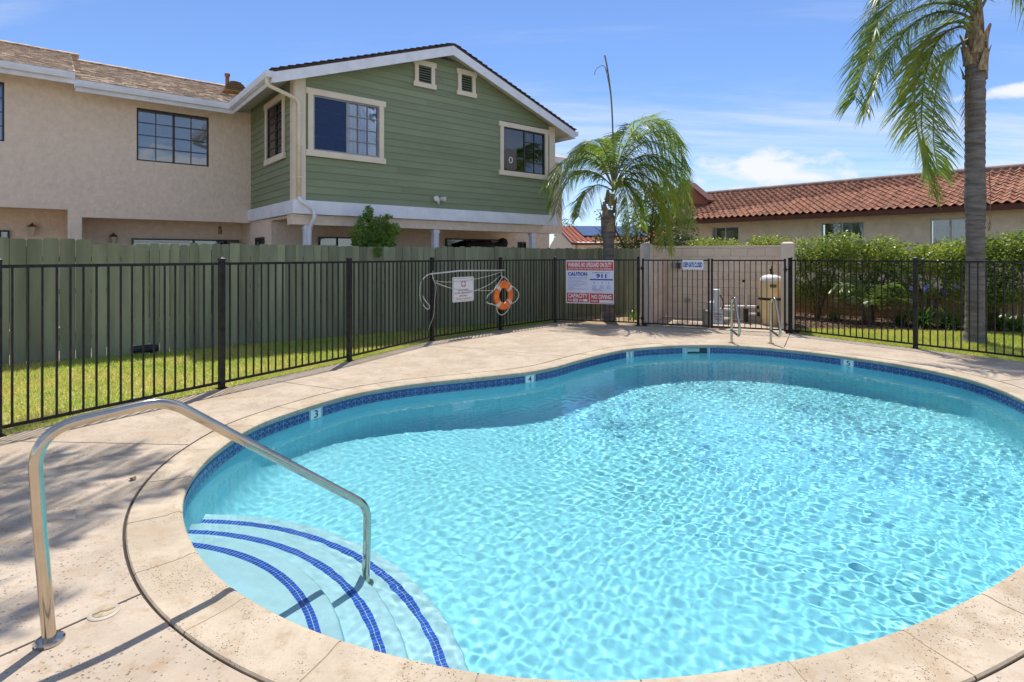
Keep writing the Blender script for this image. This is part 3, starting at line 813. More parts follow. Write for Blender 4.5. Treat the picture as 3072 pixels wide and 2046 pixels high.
# ------------------------------------------------------------------ signs, ring buoy and reach pole on the fence
M_sign_white = mat('sign_white', (0.74, 0.74, 0.75), rough=0.45, var=0.03)
M_sign_red = mat('sign_red', (0.52, 0.012, 0.018), rough=0.4, var=0.1)
M_sign_blue = mat('sign_blue', (0.02, 0.06, 0.36), rough=0.4, var=0.05)
M_sign_pale = mat('sign_pale_blue', (0.66, 0.70, 0.86), rough=0.45, var=0.03)
M_sign_navy = mat('sign_navy', (0.04, 0.08, 0.30), rough=0.4)
M_ink = mat('faded_ink', (0.30, 0.34, 0.58), rough=0.5)
M_maroon = mat('maroon_ink', (0.25, 0.03, 0.04), rough=0.5)
def panel_frame(a, b):
    d = pf[b] - pf[a]
    return Frame(pf[a], atan2(d.y, d.x))
def rect(mb_name, x0, x1, z0, z1, y, th, m, parent): return MB().box(x0, x1, y - th, y, z0, z1).build(mb_name, m, parent)
fr5 = panel_frame('p5', 'g0'); YS = -0.03
x0, z1 = fr5.xz(1698, 780.5, YS); x1, z0 = fr5.xz(1842, 913, YS); W_, H_ = x1 - x0, z1 - z0
sg = fr5.place(empty('warning_sign')); tag(sg, 'large red white and blue pool rules sign reading NO LIFEGUARD ON DUTY', 'sign')
rect('board', x0, x1, z0, z1, YS, 0.006, M_sign_white, sg)
def sx(t): return x0 + W_ * t
def sz(t): return z1 - H_ * t
def spanel(a, b, c, d, m, name): return rect(name, sx(a), sx(b), sz(d), sz(c), YS - 0.006, 0.002, m, sg)
def sword(txt, a, b, c, d, m, bold=0.012, par=None):
    o = link('lettering', text_mesh(txt, (b - a) * W_, (d - c) * H_, m, 0.001, bold), sg, Matrix.Translation((sx((a + b) / 2), YS - 0.0082, sz((c + d) / 2))))
    return o
spanel(0.015, 0.985, 0.03, 0.235, M_sign_red, 'red_panel')
sword('WARNING: NO LIFEGUARD ON DUTY', 0.04, 0.955, 0.05, 0.16, M_sign_white, 0.035)
sword('CHILDREN UNDER 14 MUST NOT USE POOL WITHOUT ADULT SUPERVISION', 0.04, 0.955, 0.178, 0.215, M_sign_white, 0.02)
spanel(0.02, 0.485, 0.26, 0.735, M_sign_pale, 'rules_panel')
sword('CAUTION', 0.045, 0.45, 0.275, 0.365, M_sign_blue, 0.05)
spanel(0.505, 0.98, 0.26, 0.74, M_sign_pale, 'emergency_panel')
sword('IN EMERGENCY CALL', 0.555, 0.93, 0.272, 0.298, M_sign_navy, 0.01)
sword('911', 0.635, 0.85, 0.312, 0.41, M_sign_navy, 0.05)
o = rect('blue_bar', sx(0.505), sx(0.98), sz(0.46), sz(0.428), YS - 0.008, 0.001, M_sign_blue, sg)
for i, (a, b) in enumerate(((0.045, 0.45), (0.045, 0.445), (0.045, 0.33), (0.045, 0.43), (0.045, 0.455), (0.045, 0.41), (0.045, 0.31), (0.045, 0.17), (0.045, 0.46), (0.045, 0.13))):
    z = 0.395 + i * 0.0335
    mbp = MB(); x = sx(a); rr = random.Random(i)
    while x < sx(b) - 0.01:
        w = rr.uniform(0.01, 0.035); mbp.box(x, min(x + w, sx(b)), YS - 0.009, YS - 0.008, sz(z + 0.009), sz(z - 0.005)); x += w + 0.007
    mbp.build('small_print', M_ink, sg)
for a in (0.55, 0.71, 0.85):
    for j in range(5):
        rect('small_print', sx(a), sx(a + 0.09 - 0.02 * (j % 2)), sz(0.585 + j * 0.018), sz(0.577 + j * 0.018), YS - 0.008, 0.001, M_ink, sg)
    MB().lathe([(0.013, -0.0005), (0.013, 0.0005)], seg=14).build('pictogram', M_sign_navy, sg).matrix_local = Matrix.Translation((sx(a + 0.045), YS - 0.0088, sz(0.52))) @ Matrix.Rotation(pi / 2, 4, 'X')
o = MB()
for j, (a, b, z) in enumerate(((0.55, 0.72, 0.665), (0.56, 0.78, 0.70))):
    rr = random.Random(j + 8)
    o.tube([(sx(a + (b - a) * k / 14), YS - 0.0095, sz(z + rr.uniform(-.012, .012))) for k in range(15)], 0.003, 4)
o.build('handwriting', M_black_paint, sg)
spanel(0.02, 0.485, 0.755, 0.975, M_sign_red, 'red_panel'); spanel(0.505, 0.98, 0.76, 0.985, M_sign_red, 'red_panel')
sword('CAPACITY', 0.04, 0.465, 0.77, 0.87, M_sign_white, 0.04); sword('NO DIVING', 0.54, 0.95, 0.785, 0.89, M_sign_white, 0.04)
sword('POOL', 0.045, 0.145, 0.895, 0.95, M_sign_white, 0.02); sword('SPA', 0.275, 0.36, 0.895, 0.955, M_sign_white, 0.02)
sword('NO RUNNING', 0.53, 0.67, 0.91, 0.965, M_sign_white, 0.02)
rect('white_field', sx(0.155), sx(0.25), sz(0.955), sz(0.893), YS - 0.008, 0.001, M_sign_pale, sg)
rect('white_field', sx(0.365), sx(0.455), sz(0.955), sz(0.893), YS - 0.008, 0.001, M_sign_white, sg)
rect('white_field', sx(0.70), sx(0.975), sz(0.975), sz(0.91), YS - 0.008, 0.001, M_sign_white, sg)
link('lettering', text_mesh('20', 0.05, 0.03, M_sign_navy, 0.001, 0.02), sg, Matrix.Translation((sx(0.203), YS - 0.0092, sz(0.924))))
# gate plate
frg = Frame(pf['g0'], atan2(_gd.y, _gd.x))
x0, z1 = frg.xz(2047, 780, -0.03); x1, z0 = frg.xz(2110, 809, -0.03)
sg2 = frg.place(empty('gate_sign')); tag(sg2, 'small white plate reading KEEP GATE CLOSED in blue letters', 'sign')
rect('board', x0, x1, z0, z1, -0.025, 0.005, M_sign_white, sg2)
link('lettering', text_mesh('KEEP GATE CLOSED', (x1 - x0) * 0.9, (z1 - z0) * 0.55, M_sign_blue, 0.001, 0.05), sg2, Matrix.Translation(((x0 + x1) / 2, -0.0302, (z0 + z1) / 2)))
# ring buoy notice
fr3 = panel_frame('p3', 'p4'); YB = -0.035
x0, z1 = fr3.xz(1357, 832, YB); x1, z0 = fr3.xz(1421, 902, YB); w, h = x1 - x0, z1 - z0
sg3 = fr3.place(empty('ring_buoy_sign')); tag(sg3, 'square white ring buoy notice with brown lettering hung on the iron fence', 'sign')
def rrect(x0, x1, z0, z1, r):
    out = []
    for cx_, cz_, a0 in ((x1 - r, z1 - r, 0), (x0 + r, z1 - r, 90), (x0 + r, z0 + r, 180), (x1 - r, z0 + r, 270)):
        out += [(cx_ + r * cos(radians(a0 + k * 22.5)), cz_ + r * sin(radians(a0 + k * 22.5))) for k in range(5)]
    return out
MB().prism(rrect(x0, x1, z0, z1, 0.03), YB - 0.004, YB).build('board', M_sign_white, sg3)
MB().prism(rrect(x0 + 0.02, x1 - 0.02, z0 + 0.02, z1 - 0.02, 0.022), YB - 0.0052, YB - 0.004).build('border', mat('border_brown', (0.22, 0.16, 0.13), rough=0.5), sg3)
MB().prism(rrect(x0 + 0.027, x1 - 0.027, z0 + 0.027, z1 - 0.027, 0.018), YB - 0.0064, YB - 0.0052).build('field', M_sign_white, sg3)
for i, (t, ww) in enumerate((('RING BUOY', 0.48), ('IS FOR EMERGENCY', 0.80), ('USE ONLY', 0.40), ('IT IS NOT A POOL TOY', 0.74))):
    link('lettering', text_mesh(t, w * ww, h * 0.065, M_maroon, 0.001, 0.015), sg3, Matrix.Translation(((x0 + x1) / 2, YB - 0.0066, z1 - h * (0.53 + 0.115 * i))))
ic = MB()
for a in range(4):
    a0 = radians(a * 90 + 12); ic.tube([((x0 + x1) / 2 + 0.055 * cos(a0 + radians(66) * k / 6), YB - 0.007, z1 - h * 0.28 + 0.055 * sin(a0 + radians(66) * k / 6)) for k in range(7)], 0.011, 6)
ic.build('ring_emblem', mat('emblem_red', (0.48, 0.06, 0.05), rough=0.5), sg3)
# ring buoy: hung from the post, four white bands, grab line
M_orange = mat('faded_orange', (0.85, 0.19, 0.03), rough=0.5, var=0.12, scale=9)
M_rope = mat('white_rope', (0.58, 0.57, 0.52), rough=0.8, var=0.1, scale=60)
bx, bz = fr3.xz(1510.5, 886, -0.09)
rb = fr3.place(empty('ring_buoy')); tag(rb, 'orange ring buoy with white bands hanging on the iron fence post', 'ring buoy')
RX, RZ, RT = 0.235, 0.235, 0.070
def buoy(a0, a1, n, th, m, name, grow=0.0, parent=rb):
    mb = MB(); vs = []; fs = []; sg_ = 14
    for i in range(n + 1):
        a = a0 + (a1 - a0) * i / n
        peak = 0.055 * max(0, 1 - abs(((a - pi / 2 + pi) % (2 * pi)) - pi) / 0.7) ** 1.5          # drawn up to the hook
        c = Vector((bx + RX * cos(a), -0.09, bz + RZ * sin(a)))
        rad_ = Vector((cos(a), 0, sin(a)))
        for k in range(sg_):
            b = 2 * pi * k / sg_
            q = c + rad_ * (cos(b) * (th + grow) * 1.15) + Vector((0, sin(b) * (th * 0.72 + grow), 0))
            q.z += peak * 0.0
            vs.append(q)
    closed = abs((a1 - a0) - 2 * pi) < 1e-6
    for i in range(n):
        for k in range(sg_): fs.append((i * sg_ + k, i * sg_ + (k + 1) % sg_, (i + 1) * sg_ + (k + 1) % sg_, (i + 1) * sg_ + k))
    mb.add(vs, fs)
    return mb.build(name, m, parent, smooth=True)
buoy(0, 2 * pi, 48, RT, M_orange, 'ring')
for a in (40, 140, 222, 318): buoy(radians(a - 8), radians(a + 8), 4, RT, M_rope, 'band', 0.004)
def bp_(a, r, y=-0.10): return (bx + r * cos(radians(a)), y, bz + r * sin(radians(a)))
for ps in ([bp_(140, .31), bp_(118, .33), (bx, -0.10, bz + 0.40), bp_(62, .33), bp_(40, .31)],
           [bp_(140, .31), bp_(160, .36), bp_(178, .52), bp_(184, .545)], [bp_(222, .31), bp_(205, .40), bp_(195, .53), bp_(190, .55)],
           [bp_(40, .31), bp_(20, .40), bp_(4, .50), bp_(-8, .50), bp_(-22, .42), bp_(318, .31)], [bp_(222, .31), bp_(238, .40), bp_(262, .42), bp_(290, .36), bp_(318, .31)]):
    MB().tube(crom(ps, 6), 0.010, 8).build('grab_line', M_rope, rb, smooth=True)
# reach pole with its crook and loose throw line
M_pole = mat('white_pole', (0.58, 0.58, 0.55), rough=0.35, var=0.06)
rp = fr3.place(empty('reach_pole')); tag(rp, 'white reach pole with looped crook hung along the iron fence', 'rescue pole')
def f3(u, v, y=-0.06):
    x, z = fr3.xz(u, v, y); return (x, y, z)
MB().tube([f3(1289, 822), f3(1380, 812), f3(1514, 811)], 0.015, 12).build('pole', M_pole, rp, smooth=True)
MB().tube(crom([f3(1290, 821), f3(1274, 832), f3(1262, 852), f3(1259, 880), f3(1264, 905), f3(1277, 924), f3(1286, 927), f3(1288, 917), f3(1276, 902), f3(1266, 884)], 6), 0.008, 8).build('crook', M_pole, rp, smooth=True)
for u, v in ((1298, 811), (1504, 806)):
    MB().tube(crom([f3(u, v, -0.02), f3(u, v + 16, -0.05), f3(u + 1, v + 26, -0.08), f3(u + 3, v + 22, -0.10)], 5), 0.009, 8).build('hook', M_pole, rp, smooth=True)
tl_ = fr3.place(empty('throw_line')); tag(tl_, 'thin white throw line sagging between two fence posts behind the notice', 'rope')
for ps in ([(1302, 842), (1340, 846), (1400, 842), (1470, 827), (1505, 815)], [(1302, 845), (1360, 866), (1420, 872), (1470, 852), (1506, 822)], [(1302, 848), (1350, 864), (1400, 871), (1440, 872), (1482, 871)],
           [(1299, 812), (1300, 838), (1308, 860), (1304, 900), (1301, 945), (1290, 975), (1285, 990)]):
    MB().tube(crom([f3(*q, y=-0.05) for q in ps], 8), 0.0045, 6).build('strand', M_rope, tl_, smooth=True)

# ------------------------------------------------------------------ green plank fence
M_plank = mat('green_fence_paint', (0.24, 0.262, 0.168), rough=0.75, var=0.19, scale=3.0, bump=0.0015, bscale=45, rnd=0.16, stretch=(1, 1, 0.12))
FD = Vector((0.8157, 0.5786, 0)); FO = Vector((-7.56, 8.27, 0))
wf = Frame(FO, atan2(FD.y, FD.x))
gf = wf.place(empty('plank_fence')); tag(gf, 'tall green painted dog-ear plank fence behind the lawn', 'fence')
x = -2.2; rr = random.Random(21); xs_step = 0.98
def plank(x, w, top, y):
    c = 0.021
    o = MB().prism([(0, -0.06), (w, -0.06), (w, top - c), (w - c, top), (c, top), (0, top - c)], -0.009, 0.009).build('plank', M_plank, gf)
    o.location = (x, y, 0.0); o.rotation_euler = (rr.uniform(-.004, .004), 0, rr.uniform(-.02, .02))
    return o
while x < 13.75:
    w = rr.uniform(0.178, 0.192) if x < 1.8 else rr.choice((0.138, 0.14, 0.165, 0.185, 0.14))
    first = x < xs_step
    top = (1.87 if first else 1.80) + rr.uniform(-0.014, 0.014) + (0.015 if (int(x / 2.4) % 2 and not first) else 0)
    plank(x, w, top, 0.0 + rr.uniform(-.004, .004))
    x += w + (rr.uniform(0.005, 0.011) if first else rr.choice((0.003, 0.005, 0.007, 0.010)))
for z in (0.35, 1.05, 1.55):
    for k in range(7):
        MB().box(-2.2 + k * 2.3, -2.2 + k * 2.3 + 2.28, 0.012, 0.05, z - 0.04, z + 0.04).build('rail', M_plank, gf)
for k in range(8): MB().box(-2.1 + k * 2.3, -2.0 + k * 2.3, 0.052, 0.14, 0, 1.75).build('back_post', M_plank, gf)
# dark rounded bundle lying on the lawn by the planks
bxw = G(407, 1066, 0.0) + Vector((-0.05, 0.30, 0))
bn = tag(empty('dark_bundle', bxw, 0.6), 'dark navy rounded bundle lying on the grass against the green planks', 'bundle')
mb = MB()
for i in range(9):
    pass
mb.lathe([(0.02, -0.26), (0.09, -0.25), (0.12, -0.18), (0.125, 0.0), (0.12, 0.18), (0.09, 0.25), (0.02, 0.26)], seg=18)
o = mb.build('bag', mat('navy_vinyl', (0.012, 0.014, 0.03), rough=0.45, var=0.2, bump=0.004, bscale=12), bn, smooth=True)
o.matrix_local = Matrix.Translation((0, 0, 0.055)) @ Matrix.Diagonal((0.75, 0.6, 0.6, 1)) @ Matrix.Rotation(pi / 2, 4, 'Y')
MB().tube([(-0.08, -0.074, 0.07), (0, -0.077, 0.10), (0.08, -0.074, 0.07)], 0.008, 6).build('strap', M_black_paint, bn)
# ------------------------------------------------------------------ green gabled house with stucco wing
HA = atan2(0.6312, 0.7756)
HY = 11.5
hf = Frame(((887 - CX) / FPX * HY, HY), HA)
house = hf.place(empty('house')); tag(house, 'two-storey house with green clapboard gable and beige stucco wing', 'house')
M_stucco = mat('beige_stucco', (0.88, 0.72, 0.585), rough=0.9, var=0.04, scale=8.0, bump=0.022, bscale=13, coord='World', spec=0.2)
M_green = mat('green_clapboard', (0.25, 0.292, 0.178), rough=0.7, var=0.07, scale=1.5, bump=0.0012, bscale=70, rnd=0.05, stretch=(0.25, 1, 1))
M_trim = mat('cream_trim', (0.80, 0.70, 0.56), rough=0.6, var=0.04, scale=3)
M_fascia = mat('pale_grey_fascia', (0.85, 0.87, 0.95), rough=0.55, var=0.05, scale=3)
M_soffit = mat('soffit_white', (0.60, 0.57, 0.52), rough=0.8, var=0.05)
M_shake = mat('wood_shake', (0.58, 0.45, 0.33), rough=0.9, var=0.22, scale=5, coord='World', bump=0.006, bscale=30, stretch=(1, 1, 3))
M_dark_roof = mat('dark_brown_shingle', (0.07, 0.045, 0.035), rough=0.85, var=0.2, scale=8, coord='World', bump=0.006, bscale=40)
M_frame = mat('dark_bronze_frame', (0.045, 0.04, 0.036), rough=0.45)
M_alu = mat('aluminium_frame', (0.33, 0.32, 0.30), rough=0.4, metal=0.6)
M_blind = mat('white_blind', (0.85, 0.85, 0.86), rough=0.7, var=0.03)
M_unlit = mat('painted_unlit_depth', (0.03, 0.035, 0.045), rough=0.9)  # near-black colour stands in for shade behind glass and louvres
M_screen = mat('insect_screen', (0.012, 0.018, 0.04), rough=0.6)
M_curtain = mat('blue_white_curtain', (0.92, 0.95, 1.0), rough=0.8, scale=4.5, stretch=(3, 0.01, 0.12), c2=(0.16, 0.32, 0.85), lo=0.42, hi=0.56, detail=2)
M_curtain_pale = mat('pale_curtain', (0.50, 0.50, 0.52), rough=0.8, var=0.1, scale=7, stretch=(3, 3, 0.2))
def glass_material():
    m, n, l, b = nodes_of('window_glass'); n.remove(b)
    tr = n.new('ShaderNodeBsdfTransparent'); tr.inputs[0].default_value = (0.86, 0.9, 0.92, 1)
    gl = n.new('ShaderNodeBsdfGlossy'); gl.inputs['Roughness'].default_value = 0.02; gl.inputs['Color'].default_value = (0.95, 0.97, 1, 1)
    fn = n.new('ShaderNodeFresnel'); fn.inputs['IOR'].default_value = 2.1
    nz = n.new('ShaderNodeTexNoise'); nz.inputs['Scale'].default_value = 2.2; bp = n.new('ShaderNodeBump'); bp.inputs['Distance'].default_value = 0.004
    tcn = n.new('ShaderNodeTexCoord'); l.new(tcn.outputs['Object'], nz.inputs['Vector']); l.new(nz.outputs['Fac'], bp.inputs['Height'])
    l.new(bp.outputs[0], gl.inputs['Normal'])
    mx = n.new('ShaderNodeMixShader'); l.new(fn.outputs[0], mx.inputs[0]); l.new(tr.outputs[0], mx.inputs[1]); l.new(gl.outputs[0], mx.inputs[2])
    l.new(mx.outputs[0], n['Material Output'].inputs['Surface'])
    return m
M_glass = glass_material()

def window(parent, w, h, loc, rz=0.0, trim=True, cols=(2, 2), rows=4, left='blind', right='blind', fm=None, lip=0.0, split=0.5, t_w=0.11, muntins=(True, True), back=0.30, cloth=None):
    """sliding window w x h, lower left corner at loc, facing local -y"""
    fm = fm or M_frame; f = 0.035
    fr = MB()
    for q in ((0, w, 0, f), (0, w, h - f, h), (0, f, f, h - f), (w - f, w, f, h - f)): fr.box(q[0], q[1], -0.012, 0.06, q[2], q[3])
    o = fr.build('window', fm, parent); o.location = loc; o.rotation_euler = (0, 0, rz)
    xm = w * split
    MB().box(xm - 0.022, xm + 0.022, -0.008, 0.05, f, h - f).build('meeting_stile', fm, o)
    MB().box(0.01, w - 0.01, back, back + 0.02, 0.01, h - 0.01).build('dark_backing', M_unlit, o)  # flat panel, the unlit interior is painted as its dark colour
    for side, (a, b, kind) in enumerate(((f, xm - 0.022, left), (xm + 0.022, w - f, right))):
        MB().box(a, b, 0.010 + 0.012 * side, 0.014 + 0.012 * side, f, h - f).build('pane', M_glass, o)
        c = cols[side]
        if muntins[side]:
            for k in range(1, c): MB().box(a + (b - a) * k / c - 0.008, a + (b - a) * k / c + 0.008, -0.002, 0.008, f, h - f).build('muntin', fm, o)
            for k in range(1, rows): MB().box(a, b, -0.004, 0.007, f + (h - 2 * f) * k / rows - 0.008, f + (h - 2 * f) * k / rows + 0.008).build('muntin', fm, o)
        if kind == 'blind':
            nb = int(h / 0.032); me = MB().box(a, b, -0.0165, 0.0165, -0.001, 0.001).mesh('blind_slat', M_blind)
            for k in range(nb):
                link('blind_slat', me, o, Matrix.Translation((0, 0.055, f + (k + .5) * (h - 2 * f) / nb)) @ Matrix.Rotation(radians(66), 4, 'X'))
        elif kind == 'curtain':
            cu = MB(); n = 40; vs = []
            for i in range(n + 1):
                x = a + (b - a) * i / n
                y = 0.07 + 0.022 * sin(i * 1.25) + 0.010 * sin(i * 2.9)
                vs += [(x, y, f), (x, y, h - f)]
            cu.add(vs, [(2 * i, 2 * i + 2, 2 * i + 3, 2 * i + 1) for i in range(n)])
            cu.build('curtain', cloth or M_curtain, o, smooth=True)
        elif kind == 'screen':
            MB().box(a, b, -0.006, -0.004, f, h - f).build('insect_screen', M_screen_mesh, o)
    if trim:
        t = t_w; e = 0.045
        MB().box(-t - e, w + t + e, -0.05, 0.0, h, h + t * 1.15).build('head_trim', M_trim, o)
        MB().box(-t - e, w + t + e, -0.05, 0.0, -t * 1.15, 0).build('sill_trim', M_trim, o)
        MB().box(-t, 0, -0.042, 0.0, 0, h).build('side_trim', M_trim, o); MB().box(w, w + t, -0.042, 0.0, 0, h).build('side_trim', M_trim, o)
    return o
def screen_material():
    m, n, l, b = nodes_of('insect_screen_mesh'); n.remove(b)
    tr = n.new('ShaderNodeBsdfTransparent'); df = n.new('ShaderNodeBsdfDiffuse'); df.inputs[0].default_value = (0.05, 0.085, 0.20, 1)
    mx = n.new('ShaderNodeMixShader'); mx.inputs[0].default_value = 0.62
    l.new(tr.outputs[0], mx.inputs[1]); l.new(df.outputs[0], mx.inputs[2]); l.new(mx.outputs[0], n['Material Output'].inputs['Surface'])
    return m
M_screen_mesh = screen_material()

W = hf.xz(1660, 400)[0]                     # gable width
SIDE_D = hf.yz(754, 500)[0]                 # depth of the green side wall
Z_BAND0, Z_BAND1 = 2.47, 2.755
OVF, OVS = 0.32, 0.53                       # overhang in front, at the sides
_xa, Z_APEX = hf.xz(1360, 130, -OVF - 0.03)
_xe, Z_EAVE = hf.xz(827, 208, -OVF - 0.03)
SLOPE = (Z_APEX - Z_EAVE) / (W / 2 + OVS)
def roof_z(x): return Z_APEX - SLOPE * abs(x - W / 2)
BACK = 9.0
# sheathing behind the boards and the room's floor
z_w = lambda x: roof_z(x) - 0.16
MB().prism([(0.42, Z_BAND0 + 0.01), (W, Z_BAND0 + 0.01), (W, z_w(W)), (W / 2, z_w(W / 2)), (0.42, z_w(0.42))], 0.42, BACK).build('wall', M_green, house)
MB().box(-0.001, 0.41, 0.013, 0.41, Z_BAND0 + 0.003, Z_BAND0 + 0.03).build('floor_edge', M_soffit, house)
# clapboards: each a board of its own, wedge section, gaps left for the windows by building across them behind the trim
def clap(poly, front, rz, loc):
    """poly: board outline (x0a, x0b, x1a, x1b, z0, z1): lower and upper edge ends"""
    xa0, xa1, xb0, xb1, z0, z1 = poly
    vs = [(xa0, -0.020, z0), (xa1, -0.020, z0), (xb1, -0.004, z1), (xb0, -0.004, z1), (xa0, 0.010, z0), (xa1, 0.010, z0), (xb1, 0.010, z1), (xb0, 0.010, z1)]
    o = MB().add(vs, [(0, 1, 2, 3), (7, 6, 5, 4), (0, 4, 5, 1), (1, 5, 6, 2), (2, 6, 7, 3), (3, 7, 4, 0)]).build('clapboard', M_green, house)
    o.location = loc; o.rotation_euler = (0, 0, rz)
EXPO = 0.153
def win_cut(z0, z1, x0, x1, holes):
    segs = [(x0, x1)]
    for hx0, hx1, hz0, hz1 in holes:
        if z1 > hz0 and z0 < hz1:
            ns = []
            for a, b in segs:
                if hx0 > a and hx1 < b: ns += [(a, hx0), (hx1, b)]
                else: ns.append((a, b))
            segs = ns
    return segs
# window openings measured in the photo
w1x0, w1z1 = hf.xz(937.5, 285); w1x1, w1z0 = hf.xz(1135, 474.5)
w2x0, w2z1 = hf.xz(1507.5, 380); w2x1, w2z0 = hf.xz(1631.6, 526.5)
v1x0, v1z1 = hf.xz(1253, 195); v1x1, v1z0 = hf.xz(1291, 255)
v2x0, v2z1 = hf.xz(1381, 223); v2x1, v2z0 = hf.xz(1413.5, 280.5)
holes = [(w1x0 - .05, w1x1 + .05, w1z0 - .05, w1z1 + .05), (w2x0 - .05, w2x1 + .05, w2z0 - .05, w2z1 + .05)]
z = Z_BAND1
while z < Z_APEX - 0.2:
    z1 = z + EXPO
    def lim(zz):
        if zz <= z_w(0): return 0.0, W
        d = (Z_APEX - 0.16 - zz) / SLOPE
        return W / 2 - d, W / 2 + d
    a0, b0 = lim(z); a1, b1 = lim(z1)
    if b1 - a1 < 0.05: break
    for (sa, sb) in win_cut(z, z1, a0, b0, holes):
        ta, tb_ = (a1 if sa == a0 else sa), (b1 if sb == b0 else sb)
        cuts = [sa, sb]
        if sb - sa > 4.2: cuts = [sa, sa + (sb - sa) * random.uniform(0.3, 0.7), sb]
        for q in range(len(cuts) - 1):
            l0, l1 = cuts[q], cuts[q + 1]
            clap((l0 + (0.001 if q else 0), l1, ta if q == 0 else l0 + 0.001, tb_ if q == len(cuts) - 2 else l1, z + 0.001, z1 + 0.006), True, 0, (0, 0, 0))
    z = z1
# side wall boards
s1t, s1z1 = hf.yz(806.5, 329); s2t, s2z0 = hf.yz(854, 459.6)
swz1 = (s1z1 + hf.yz(854, 298.5)[1]) / 2; swz0 = (s2z0 + hf.yz(806.5, 480.7)[1]) / 2
z = Z_BAND1
while z < z_w(0) - 0.01:
    z1 = min(z + EXPO, z_w(0) + 0.02)
    for (sa, sb) in win_cut(z, z1, -SIDE_D, 0.0, [(-s1t - .05, -s2t + .05, swz0 - .05, swz1 + .05)]):
        clap((sa, sb, sa, sb, z + 0.001, z1 + 0.006), False, -pi / 2, (0, 0, 0))
    z = z1
# windows and vents
window(house, w1x1 - w1x0, w1z1 - w1z0, (w1x0, -0.022, w1z0), left='screen', right='curtain', fm=M_alu, cols=(2, 3), rows=4)
w2 = window(house, w2x1 - w2x0, w2z1 - w2z0, (w2x0, -0.022, w2z0), left='blind', right='blind', cols=(1, 2), rows=4, muntins=(False, True))
fanp = MB().prism(rrect(0.05, 0.05 + 0.42, 0.04, 0.60, 0.09), -0.002, 0.012).build('fan_panel', mat('striped_fan_panel', (0.16, 0.14, 0.12), rough=0.6, var=0.3, scale=10, stretch=(6, 1, 0.2)), w2)
MB().tube([(0.26 + 0.055 * cos(2 * pi * k / 20), -0.006, 0.30 + 0.075 * sin(2 * pi * k / 20)) for k in range(21)], 0.014, 6).build('fan_ring', M_blind, w2)
for x0_, x1_, z0_, z1_ in ((v1x0, v1x1, v1z0, v1z1), (v2x0, v2x1, v2z0, v2z1)):
    w, h = x1_ - x0_, z1_ - z0_
    o = MB().box(0, w, 0.0, 0.012, 0, h).build('gable_vent', M_unlit, house); o.location = (x0_, -0.022, z0_)  # flat dark plate, shade between the louvres is put into its colour
    lm = MB().box(0.005, w - 0.005, -0.02, 0.02, -0.003, 0.003).mesh('louvre', M_green)
    for k in range(7): link('louvre', lm, o, Matrix.Translation((0, -0.012, (k + .5) * h / 7)) @ Matrix.Rotation(radians(38), 4, 'X'))
    t = 0.10; e = 0.035
    MB().box(-t - e, w + t + e, -0.048, 0.0, h, h + 0.12).build('head_trim', M_trim, o); MB().box(-t - e, w + t + e, -0.048, 0.0, -0.11, 0).build('sill_trim', M_trim, o)
    MB().box(-t, 0, -0.04, 0.0, 0, h).build('side_trim', M_trim, o); MB().box(w, w + t, -0.04, 0.0, 0, h).build('side_trim', M_trim, o)
window(house, s1t - s2t, swz1 - swz0, (-0.022, s1t, swz0), rz=-pi / 2, cols=(1, 2), rows=6, left='none', right='blind', muntins=(True, True))
# corner boards
for x0_, x1_ in ((-0.028, hf.xz(915, 400)[0]), (hf.xz(1645, 500)[0], W + 0.03)):
    MB().box(x0_, x1_, -0.046, -0.004, Z_BAND1, z_w(0 if x0_ < 1 else W) + 0.02).build('corner_board', M_trim, house)
MB().box(-0.05, -0.004, -0.046 + 0.02, 0.20, Z_BAND1, z_w(0)).build('corner_board', M_trim, house)
MB().box(W + 0.006, W + 0.046, -0.02, 0.20, Z_BAND1, z_w(W)).build('corner_board', M_trim, house)
# band board and floor beam
MB().box(-0.075, W + 0.09, -0.075, 0.05, Z_BAND0, Z_BAND1).build('band_board', M_fascia, house, bevel=0.006)
MB().box(-0.072, -0.001, 0.055, SIDE_D + 0.02, Z_BAND0, Z_BAND1).build('band_board', M_fascia, house, bevel=0.006)
MB().box(-0.05, hf.xz(1627, 670)[0], 0.06, 0.40, 2.25, Z_BAND0 - 0.002).build('floor_beam', M_stucco, house, bevel=0.012)
MB().box(0.02, W, 0.42, SIDE_D - 0.02, Z_BAND0 - 0.06, Z_BAND0 - 0.004).build('porch_ceiling', M_stucco, house)
# porch columns
for u0, u1 in ((908, 934), (1292.5, 1316.5), (1585, 1607)):
    xa = hf.xz((u0 + u1) / 2, 700, 0.16)[0]
    c = MB().box(xa - 0.07, xa + 0.07, 0.08, 0.22, 0, 2.248).build('porch_column', M_fascia, house, bevel=0.008)
    MB().box(xa - 0.085, xa + 0.085, 0.07, 0.235, 2.16, 2.235).build('capital', M_fascia, c)
